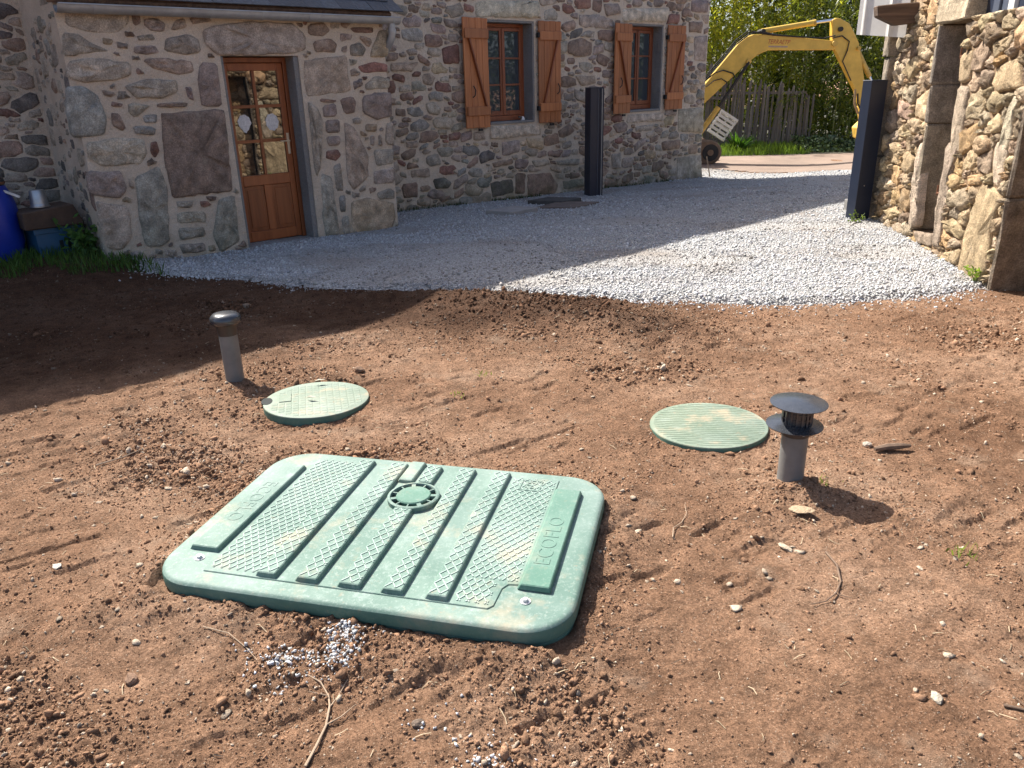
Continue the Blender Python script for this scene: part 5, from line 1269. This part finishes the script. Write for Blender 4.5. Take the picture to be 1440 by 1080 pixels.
def leaves(P, D, L, W, r, droop=.25):
    """pointed leaves: 4-vertex diamonds folded a little"""
    n = len(P); D = D/np.linalg.norm(D, axis=1, keepdims=True); S = np.cross(D, r.normal(size=(n, 3))); S /= np.linalg.norm(S, axis=1, keepdims=True)
    Nn = np.cross(D, S); L = L[:, None]; W = W[:, None]
    mid = P+D*L*.42; tip = P+D*L+np.array([0, 0, -1])*L*droop
    V = np.stack([P, mid+S*W*.5+Nn*W*.12, tip, mid-S*W*.5+Nn*W*.12], 1).reshape(-1, 3)
    return V, np.arange(n*4).reshape(n, 4)
def leaf_obj(name, V, F, cols, mat, parent=None): return link(name, np_mesh(name, V, F, mat, np.repeat(cols, 4, 0)), parent)
def blades(name, P, h, w, cols, mat, seed, lean=.5, parent=None):
    r = np.random.default_rng(seed); n = len(P); a = r.uniform(0, 6.28, n); dx = np.stack([np.cos(a), np.sin(a), 0*a], -1); b = r.uniform(0, 6.28, n); ln = np.stack([np.cos(b), np.sin(b), 0*b], -1)*(r.random(n)*lean*h)[:, None]
    up = np.array([0, 0, 1.])*h[:, None]
    V = np.stack([P-dx*w[:, None]/2, P+dx*w[:, None]/2, P+up*.6+ln*.4+dx*w[:, None]*.3, P+up+ln], 1).reshape(-1, 3)
    F = np.arange(n*4).reshape(n, 4)
    return link(name, np_mesh(name, V, F, mat, np.repeat(cols, 4, 0)), parent)

# bamboo: separate leaning culms carrying leaf clusters
def bamboo(name, spots, hgt, seed, label, cpal, nleaf, leafL=.17, leafW=.034, lo=.12):
    r = np.random.default_rng(seed); g = empty(name, (float(np.mean([s[0] for s in spots])), float(np.mean([s[1] for s in spots])), -.2), 0, label, 'bamboo'); g['kind'] = 'stuff'
    base = np.array(g.location); cm = MB(); PV = []; PD = []
    for (x, y) in spots:
        z0 = gzf(x, y)-.1; h = hgt*r.uniform(.75, 1.1); dx, dy = r.normal(0, .45, 2); pts = []
        for k in range(6):
            t_ = k/5; pts.append((x+dx*t_**2, y+dy*t_**2, z0+h*t_))
        cm.tube([tuple(np.array(p)-base) for p in pts], [.022*(1-.75*k/5) for k in range(6)], 5, False)
        m_ = nleaf; t_ = lo+(1-lo)*r.random(m_)**.8; cx = x+dx*t_**2; cy = y+dy*t_**2; cz = z0+h*t_
        ca = r.integers(0, 26, m_); cang = r.uniform(0, 6.28, 26); crad = r.uniform(.15, .85, 26); cts = lo+(1-lo)*r.random(26); 
        rr = crad[ca]*(.45+.75*r.random(m_)); an = cang[ca]+r.normal(0, .35, m_); tz = z0+h*cts[ca]+r.normal(0, .16, m_)-.25*rr
        tt = cts[ca]
        PV.append(np.stack([x+dx*tt**2+rr*np.cos(an), y+dy*tt**2+rr*np.sin(an), tz], -1)); PD.append(np.stack([np.cos(an)+r.normal(0, .5, m_), np.sin(an)+r.normal(0, .5, m_), r.normal(-.25, .45, m_)], -1))
    cm.build('culms', simple(name+'_culm', (.16, .19, .06), .5), g)['kind'] = 'stuff'
    P = np.vstack(PV); D = np.vstack(PD); n = len(P)
    V, F = leaves(P-base, D, r.uniform(.7, 1.25, n)*leafL, r.uniform(.7, 1.3, n)*leafW, r)
    ck = np.array(cpal)[r.integers(0, len(cpal), n)]*r.uniform(.7, 1.3, (n, 1))
    leaf_obj('foliage', V, F, ck, MAT_LEAF, g)['kind'] = 'stuff'
    return g
r4 = np.random.default_rng(12)
bamboo('bamboo_grove', [(x, 24.0+r4.uniform(0, 2.0)-.05*abs(x-6)) for x in np.linspace(3.6, 9.2, 34)], 7.0, 51, 'bright yellow green bamboo rising behind the stake fence', [(.36, .40, .06), (.43, .44, .065), (.24, .29, .045), (.50, .47, .08)], 1000)
bamboo('bamboo_grove', [(8.05+r4.uniform(0, 2.6), 21.9+r4.uniform(0, 1.8)) for _ in range(16)], 5.2, 52, 'olive green bamboo clump beside the fence above the ivy', [(.17, .21, .04), (.23, .25, .045), (.11, .15, .028)], 700)
bamboo('bamboo_grove', [(x, 24.5+r4.uniform(-.8, 2.5)) for x in np.linspace(8.5, 22, 44)], 7.5, 53, 'dark dense bamboo thicket between the excavator arm and the barn', [(.05, .075, .02), (.035, .055, .016), (.07, .095, .025)], 800, .2, .045)
# dark hedge mass behind the bamboo so that no sky shows low down
r5 = np.random.default_rng(14); n = 34000
P = np.stack([r5.uniform(-2, 30, n), 27.6+r5.uniform(-1, 1.2, n)+.0, r5.uniform(-.3, 7.5, n)], -1); P[:, 1] += .6*noise2(P[:, 0]*.7, P[:, 2]*.7, 3)
V, F = leaves(P, r5.normal(size=(n, 3)), r5.uniform(.2, .34, n), r5.uniform(.10, .17, n), r5)
o = leaf_obj('hedge', V, F, np.array([.035, .055, .018])*r5.uniform(.6, 1.5, (n, 1)), MAT_LEAF); tag(o, 'dark hedge closing the view behind the bamboo', 'hedge', kind='stuff')
n = 15000; P = np.stack([26.0+r5.normal(0, .8, n), r5.uniform(-2, 26, n), r5.uniform(-.3, 6, n)], -1)  # out of view, added only as a reflection in the window panes
V, F = leaves(P, r5.normal(size=(n, 3)), r5.uniform(.25, .4, n), r5.uniform(.14, .2, n), r5)
o = leaf_obj('hedge', V, F, np.array([.05, .075, .03])*r5.uniform(.6, 1.5, (n, 1)), MAT_LEAF); tag(o, 'added unseen hedge for the window panes to mirror', 'hedge', kind='stuff')
# ivy ground cover at the foot of the bamboo
n = 5200; P = np.stack([r5.uniform(8.0, 12.2, n), 21.0+r5.uniform(0, 1.6, n), 0*r5.random(n)], -1); P[:, 2] = gz(P[:, 0], P[:, 1])+.02+.50*r5.random(n)*ss(20.9, 21.9, P[:, 1])*(.6+.4*noise2(P[:, 0]*1.5, P[:, 1]*1.5, 8))
V, F = leaves(P, np.stack([r5.normal(size=n), r5.normal(size=n), r5.uniform(-.1, .5, n)], -1), r5.uniform(.06, .12, n), r5.uniform(.05, .10, n), r5, .1)
o = leaf_obj('ivy', V, F, np.array([.075, .11, .05])*r5.uniform(.6, 1.6, (n, 1)), MAT_IVY); tag(o, 'glossy ivy spreading at the foot of the bamboo', 'ivy', kind='stuff')
# far grass strip
n = 7000; P = np.stack([r5.uniform(3, 7.9, n), r5.uniform(20.6, 23.0, n), np.zeros(n)], -1); P[:, 2] = gz(P[:, 0], P[:, 1])
o = blades('grass', P, r5.uniform(.06, .22, n)*(1+.6*noise2(P[:, 0]*2, P[:, 1]*2, 4)), r5.uniform(.01, .022, n), np.array([.13, .21, .035])*r5.uniform(.6, 1.4, (n, 1)), MAT_GRASS, 3); tag(o, 'sunlit grass verge before the stake fence', 'grass', kind='stuff')
# arching green plant on the verge
ap = empty('verge_plant', (6.35, 21.75, gzf(6.35, 21.75)), 0, 'arching green plant on the grass verge in front of the fence', 'plant')
n = 90; P = np.tile([0., 0, .02], (n, 1))+r5.normal(0, .05, (n, 3))*[1, 1, .2]; an = r5.uniform(0, 6.28, n)
V, F = leaves(P, np.stack([np.cos(an)*.8+.25, np.sin(an)*.8, r5.uniform(.5, 1.6, n)], -1), r5.uniform(.4, .85, n), r5.uniform(.04, .07, n), r5, .2)
leaf_obj('leaves', V, F, np.array([.06, .14, .025])*r5.uniform(.6, 1.5, (n, 1)), MAT_GRASS, ap)
# pale stone at the lane edge
def rock(name, loc, size, col, label, seed, flat=(1.2, .9, .6), cat='stone'):
    r = np.random.default_rng(seed); bm = bmesh.new(); bmesh.ops.create_icosphere(bm, subdivisions=2, radius=1)
    for v in bm.verts:
        d = v.co.normalized(); v.co = d*(1+.22*noise2(np.array(d.x*1.7+seed), np.array(d.y*1.7+d.z*2.1), seed)+r.normal(0, .05)); v.co = Vector((v.co.x*flat[0], v.co.y*flat[1], v.co.z*flat[2]))*size
    me = bpy.data.meshes.new(name); bm.to_mesh(me); bm.free(); me.materials.append(MAT_CLOD)
    ca = me.color_attributes.new('Col', 'FLOAT_COLOR', 'POINT'); ca.data.foreach_set('color', np.tile([*col, 1], (len(me.vertices), 1)).astype(np.float32).ravel())
    o = link(name, me, None, loc); o.rotation_euler = (r.uniform(-.2, .2), r.uniform(-.2, .2), r.uniform(0, 6)); return tag(o, label, cat)
rock('stone', (8.35, 18.1, gzf(8.35, 18.1)+.08), .2, (.42, .40, .36), 'pale stone at the lane edge behind the plain gate post', 5)
def on(x, y, dz=0.0): return (x, y, float(ground_z(x, y))+dz)
rock('stone', on(-.274, 1.60, .004), .016, (.17, .13, .10), 'dark stone ringed by white gravel near the bottom of the picture', 6, (1.3, .9, .7))
rock('stone', on(1.135, 1.63, .005), .018, (.42, .36, .28), 'pale oval stone on the earth near the bottom right corner', 7, (1.3, .8, .5))
rock('stone', on(.98, 2.377, .004), .019, (.46, .38, .28), 'flat beige stone on the earth below the flat bark chip', 8, (1.4, .9, .4))
rock('bark_chip', on(1.115, 2.615, .008), .042, (.36, .27, .18), 'flat pale bark chip just in front of the vent with two discs', 9, (1.2, .7, .14), 'bark')
rock('stone', on(1.64, 3.2, .008), .022, (.45, .39, .32), 'pale stone between the two-disc vent and the dark bark strip', 10, (1.1, .9, .7))
rock('stone', on(-.928, 4.40, .012), .032, (.20, .13, .09), 'brown stone at the far rim of the round cover with square tread', 11, (1.2, .9, .6))
rock('stone', on(-1.141, 1.80, .008), .019, (.25, .16, .11), 'brown clod on bare earth left of the spilled gravel', 12)
rock('stone', on(-1.66, 2.36, .003), .017, (.48, .44, .38), 'white flake on the earth by the left edge of the picture', 15, (1.4, .9, .3))
# bark strip, twigs and roots
MAT_BARK = simple('bark', (.16, .105, .07), .9, .4, 30, 0, 60, .003)
MAT_TWIG = simple('dry_twig', (.34, .25, .17), .85, .3, 40, 0, 80, .001)
b_ = MB(); b_.tube([(-.085, 0, .008), (-.03, .006, .014), (.03, .008, .016), (.085, .018, .012)], [.010, .016, .015, .008], 7); o = b_.build('bark_strip', MAT_BARK, None, on(1.725, 3.13, .006)); tag(o, 'dark strip of bark lying on the earth right of the two-disc vent', 'bark')
def twig(pts, r, label, branches=(), name='twig', mat=MAT_TWIG):
    c = pts[0]; base = on(*c); e = MB()
    def w(P): return [(x-base[0], y-base[1], float(ground_z(x, y))+.006+.004*(i % 2)-base[2]) for i, (x, y) in enumerate(P)]
    e.tube(w(pts), [r*(1-.6*i/(len(pts)-1)) for i in range(len(pts))], 6)
    for b in branches: e.tube(w(b), [r*.6*(1-.6*i/(len(b)-1)) for i in range(len(b))], 5)
    return tag(e.build(name, mat, None, base, smooth=True), label, 'twig')
twig([(-.55, 1.47), (-.535, 1.53), (-.525, 1.60), (-.53, 1.67), (-.545, 1.72), (-.575, 1.76), (-.62, 1.79)], .0042, 'long forked root on the earth below the spilled gravel', [[(-.53, 1.67), (-.515, 1.72), (-.50, 1.77)], [(-.527, 1.60), (-.49, 1.63), (-.46, 1.67)], [(-.545, 1.72), (-.60, 1.72)]], 'root')
twig([(1.105, 2.33), (1.112, 2.25), (1.095, 2.17), (1.05, 2.10), (1.0, 2.06), (.95, 2.05)], .004, 'curved brown root below the two-disc vent', [[(1.05, 2.10), (1.09, 2.07)]], 'root', MAT_BARK)
twig([(.585, 2.46), (.60, 2.52), (.64, 2.56), (.672, 2.62), (.68, 2.69)], .0022, 'thin pale twig on the earth right of the green lid')
twig([(-.99, 1.98), (-.90, 1.95), (-.83, 1.90), (-.78, 1.84)], .002, 'thin twig on the earth left of the spilled gravel')
twig([(-1.95, 3.22), (-1.86, 3.30), (-1.80, 3.38)], .005, 'short twig on the earth by the left vent', [[(-1.88, 3.28), (-1.88, 3.35)]])
twig([(1.30, 1.60), (1.42, 1.55), (1.50, 1.53)], .004, 'dark twig at the right edge of the picture', [[(1.36, 1.575), (1.34, 1.63)]], 'twig', MAT_BARK)
# many short straws
n = 420; q = np.stack([r5.uniform(-2.4, 2.4, n), 1.2+4*r5.random(n)**1.3], -1); lx, ly = lid_local(q[:, 0], q[:, 1]); q = q[np.maximum(np.abs(lx)-.76, np.abs(ly)-.53) > 0]; q = q[(np.hypot(q[:, 0]-MH1[0], q[:, 1]-MH1[1]) > .3) & (np.hypot(q[:, 0]-MH2[0], q[:, 1]-MH2[1]) > .3)]; n = len(q)
a = r5.uniform(0, 6.28, n); L = r5.uniform(.012, .05, n); z = ground_z(q[:, 0], q[:, 1]); m = MB()
for i in range(n):
    d = np.array([math.cos(a[i]), math.sin(a[i])])*L[i]; e = q[i]+d; mid = q[i]+d*.5+r5.normal(0, .004, 2)
    m.tube([(q[i][0], q[i][1], z[i]+.002), (mid[0], mid[1], max(z[i], float(ground_z(*mid)))+.006), (e[0], e[1], float(ground_z(*e))+.003)], .0012, 3, False)
o = m.build('dry_straw', simple('straw', (.42, .33, .21), .8, .3, 50), None); tag(o, 'bits of straw and rootlets strewn over the earth', 'straw', kind='stuff')
# leaves on the left cover
for (x, y, rz, s_, lab) in ((-1.11, 4.16, .3, .034, 'dry pale leaf at the far side of the round cover with square tread'), (-1.10, 3.90, -.2, .032, 'curled pale leaf in the middle of the round cover with square tread')):
    m = MB(); m.add([(-s_, 0, 0), (-s_*.2, s_*.35, .008), (s_, 0, .003), (-s_*.2, -s_*.35, .010), (0, 0, .002)], [(0, 4, 1), (1, 4, 2), (2, 4, 3), (3, 4, 0)]); o = m.build('dry_leaf', simple('dry_leaf', (.55, .48, .38), .8), None, (x, y, .034)); o.rotation_euler = (0, 0, rz); tag(o, lab, 'leaf')
# small green tufts
def tuft(x, y, n, h, label, seed, col=(.16, .22, .05)):
    r = np.random.default_rng(seed); P = np.stack([r.normal(0, .025, n), r.normal(0, .025, n), np.zeros(n)], -1)
    o = blades('grass_tuft', P, r.uniform(.4, 1, n)*h, r.uniform(.003, .006, n), np.array(col)*r.uniform(.7, 1.3, (n, 1)), MAT_GRASS, seed, 1.1); o.location = on(x, y, -.002); tag(o, label, 'grass')
tuft(1.58, 2.30, 26, .05, 'small green grass tuft at the right edge of the earth', 61); tuft(1.30, 2.83, 22, .03, 'tiny tuft of grass beside the shadow of the two-disc vent', 62); tuft(-.18, 4.25, 22, .035, 'tiny tuft of grass between the two round covers', 63); tuft(-.30, 3.95, 16, .03, 'sparse green sprouts right of the square tread cover', 64)
# weed by the barn jamb
def weed(x, y, n, h, spread, label, seed, col):
    r = np.random.default_rng(seed); e = empty('weed', on(x, y), 0, label, 'plant'); st = MB(); PV = []; PD = []
    for k in range(max(4, n//12)):
        a = r.uniform(0, 6.28); tip = np.array([math.cos(a)*spread*r.random(), math.sin(a)*spread*r.random(), h*r.uniform(.5, 1)]); st.tube([(0, 0, -.02), tuple(tip*.5+[0, 0, h*.15]), tuple(tip)], .003, 4, False)
        for _ in range(12): f_ = r.uniform(.35, 1); PV.append(tip*f_+r.normal(0, spread*.18, 3)); PD.append(r.normal(size=3)+[0, 0, .3])
    st.build('stems', simple('weed_stem', (.10, .14, .04), .6), e); P = np.array(PV); m_ = len(P)
    V, F = leaves(P, np.array(PD), r.uniform(.5, 1.2, m_)*spread*.35, r.uniform(.5, 1.1, m_)*spread*.28, r, .15); leaf_obj('leaves', V, F, np.array(col)*r.uniform(.6, 1.4, (m_, 1)), MAT_GRASS, e)
weed(3.80, 6.08, 60, .16, .13, 'bright green weed at the foot of the big barn door jamb', 81, (.17, .26, .05))
weed(4.0, 8.85, 40, .14, .10, 'small weed at the foot of the plain gate post', 82, (.14, .20, .05))
# ------------------------------------------------------------------ clutter in the shaded corner on the left
def h2w(s, n, dz=0.0): x, y = from_h(s, n); return (x, y, gzf(x, y)+dz)
br = empty('barrel', h2w(1.27, 8.70, -.03), 0, 'blue plastic barrel with a black lid in the shaded corner', 'barrel')
m = MB(); m.lathe([(.20, 0), (.235, .03), (.245, .12), (.262, .17), (.265, .36), (.262, .52), (.245, .60), (.215, .68), (.205, .70)], 36); m.build('body', simple('blue_plastic', (.008, .03, .30), .4, .2, 6), br, smooth=True)
m = MB(); m.lathe([(.208, .70), (.212, .705), (.212, .765), (.195, .785), (0, .79)], 36); m.build('lid', MAT_BLACKP, br, smooth=True)
m = MB(); m.lathe([(.216, .712), (.220, .722), (.216, .732)], 36, caps=False); m.build('clamp_ring', MAT_RUST, br, smooth=True)
cr = empty('crate', h2w(1.76, 8.60, -.02), A_H+.12, 'blue plastic crate under the brown board in the shaded corner', 'crate')
MB_BL = simple('crate_blue', (.02, .085, .17), .5, .2, 5)
m = MB(); m.box(-.20, .20, -.15, -.135, 0, .28); m.box(-.20, .20, .135, .15, 0, .28); m.box(-.2, -.185, -.134, .134, 0, .28); m.box(.185, .2, -.134, .134, 0, .28); m.box(-.184, .184, -.134, .134, 0, .015); m.build('body', MB_BL, cr)
m = MB(); m.box(-.215, .215, -.165, -.151, .23, .28); m.build('rim', MB_BL, cr, bevel=.004)
for xx in (-.01, .06):
    m = MB(); m.box(xx, xx+.035, -.153, -.1505, .06, .15); m.build('slot', MAT_DARK, cr)
bx = empty('wooden_box', h2w(1.74, 8.58, .262), A_H+.05, 'rusty brown box lying on the blue crate', 'box')
m = MB(); m.add([(-.25, -.19, 0), (.27, -.19, 0), (.27, .18, 0), (-.25, .18, 0), (-.25, -.19, .16), (.20, -.19, .20), (.20, .18, .20), (-.25, .18, .16)], [(0, 3, 2, 1), (4, 5, 6, 7), (0, 1, 5, 4), (1, 2, 6, 5), (2, 3, 7, 6), (3, 0, 4, 7)]); m.build('body', simple('rusty_brown', (.075, .045, .03), .9, .4, 12, 0, 40, .004), bx, bevel=.01)
pt = empty('metal_pot', h2w(1.70, 8.56, .448), A_H, 'small galvanised pot turned upside down on the brown box', 'pot')
m = MB(); m.lathe([(.088, 0), (.088, .008), (.080, .012), (.078, .03), (.076, .032), (.066, .15), (.060, .158), (0, .16)], 28); m.build('body', MAT_GALV, pt, smooth=True)
m = MB(); m.bar((0, 0, 0), (.20, -.03, -.10), .025, .018); o = m.build('wooden_lath', MAT_WHITEWOOD, None, h2w(1.37, 8.60, .66)); o.rotation_euler = (0, 0, .35); tag(o, 'pale lath slanting between the barrel and the upturned pot', 'lath')
weed(*h2w(1.93, 8.30)[:2], 190, .34, .22, 'leafy green weed growing in front of the blue crate', 83, (.07, .15, .035))
r6 = np.random.default_rng(19); n = 11000
s6 = r6.uniform(-.6, 2.6, n); n6 = r6.uniform(6.9, 9.1, n); xx, yy = from_h(s6, n6); kk = (noise2(xx*2.2, yy*2.2, 6)+.9*ss(7.0, 7.7, n6)+.2*ss(2.6, 1.6, s6) > .35) & (n6 > 7.42+(2.16-s6)*.42+.12*noise2(xx*6, yy*6, 7)) & (s6 < 2.35); xx, yy = xx[kk], yy[kk]; n = len(xx)
o = blades('grass', np.stack([xx, yy, ground_z(xx, yy)], -1), r6.uniform(.03, .13, n), r6.uniform(.005, .012, n), np.array([.07, .135, .028])*r6.uniform(.5, 1.4, (n, 1)), MAT_GRASS, 20); tag(o, 'shaded rough grass at the foot of the house on the left', 'grass', kind='stuff')
# sprouts along the foot of the house wall
n = 1500; s6 = r6.uniform(5.6, 13.6, n); xx, yy = from_h(s6, 9.17-np.abs(r6.normal(0, .03, n))); kk = noise2(xx*2.4, yy*2.4, 9) > .15; xx, yy = xx[kk], yy[kk]; n = len(xx)
o = blades('grass', np.stack([xx, yy, gravel_z(xx, yy)], -1), r6.uniform(.015, .07, n), r6.uniform(.005, .012, n), np.array([.06, .085, .03])*r6.uniform(.5, 1.4, (n, 1)), MAT_GRASS, 21); tag(o, 'thin weeds along the foot of the main house wall', 'grass', kind='stuff')
sk = MB(); sk.bar((0, 0, -.05), (-.10, .02, .42), .022, .022); o = sk.build('wooden_peg', MAT_TWIG, None, h2w(13.75, 9.1)); tag(o, 'thin wooden peg leaning at the corner of the house', 'peg')
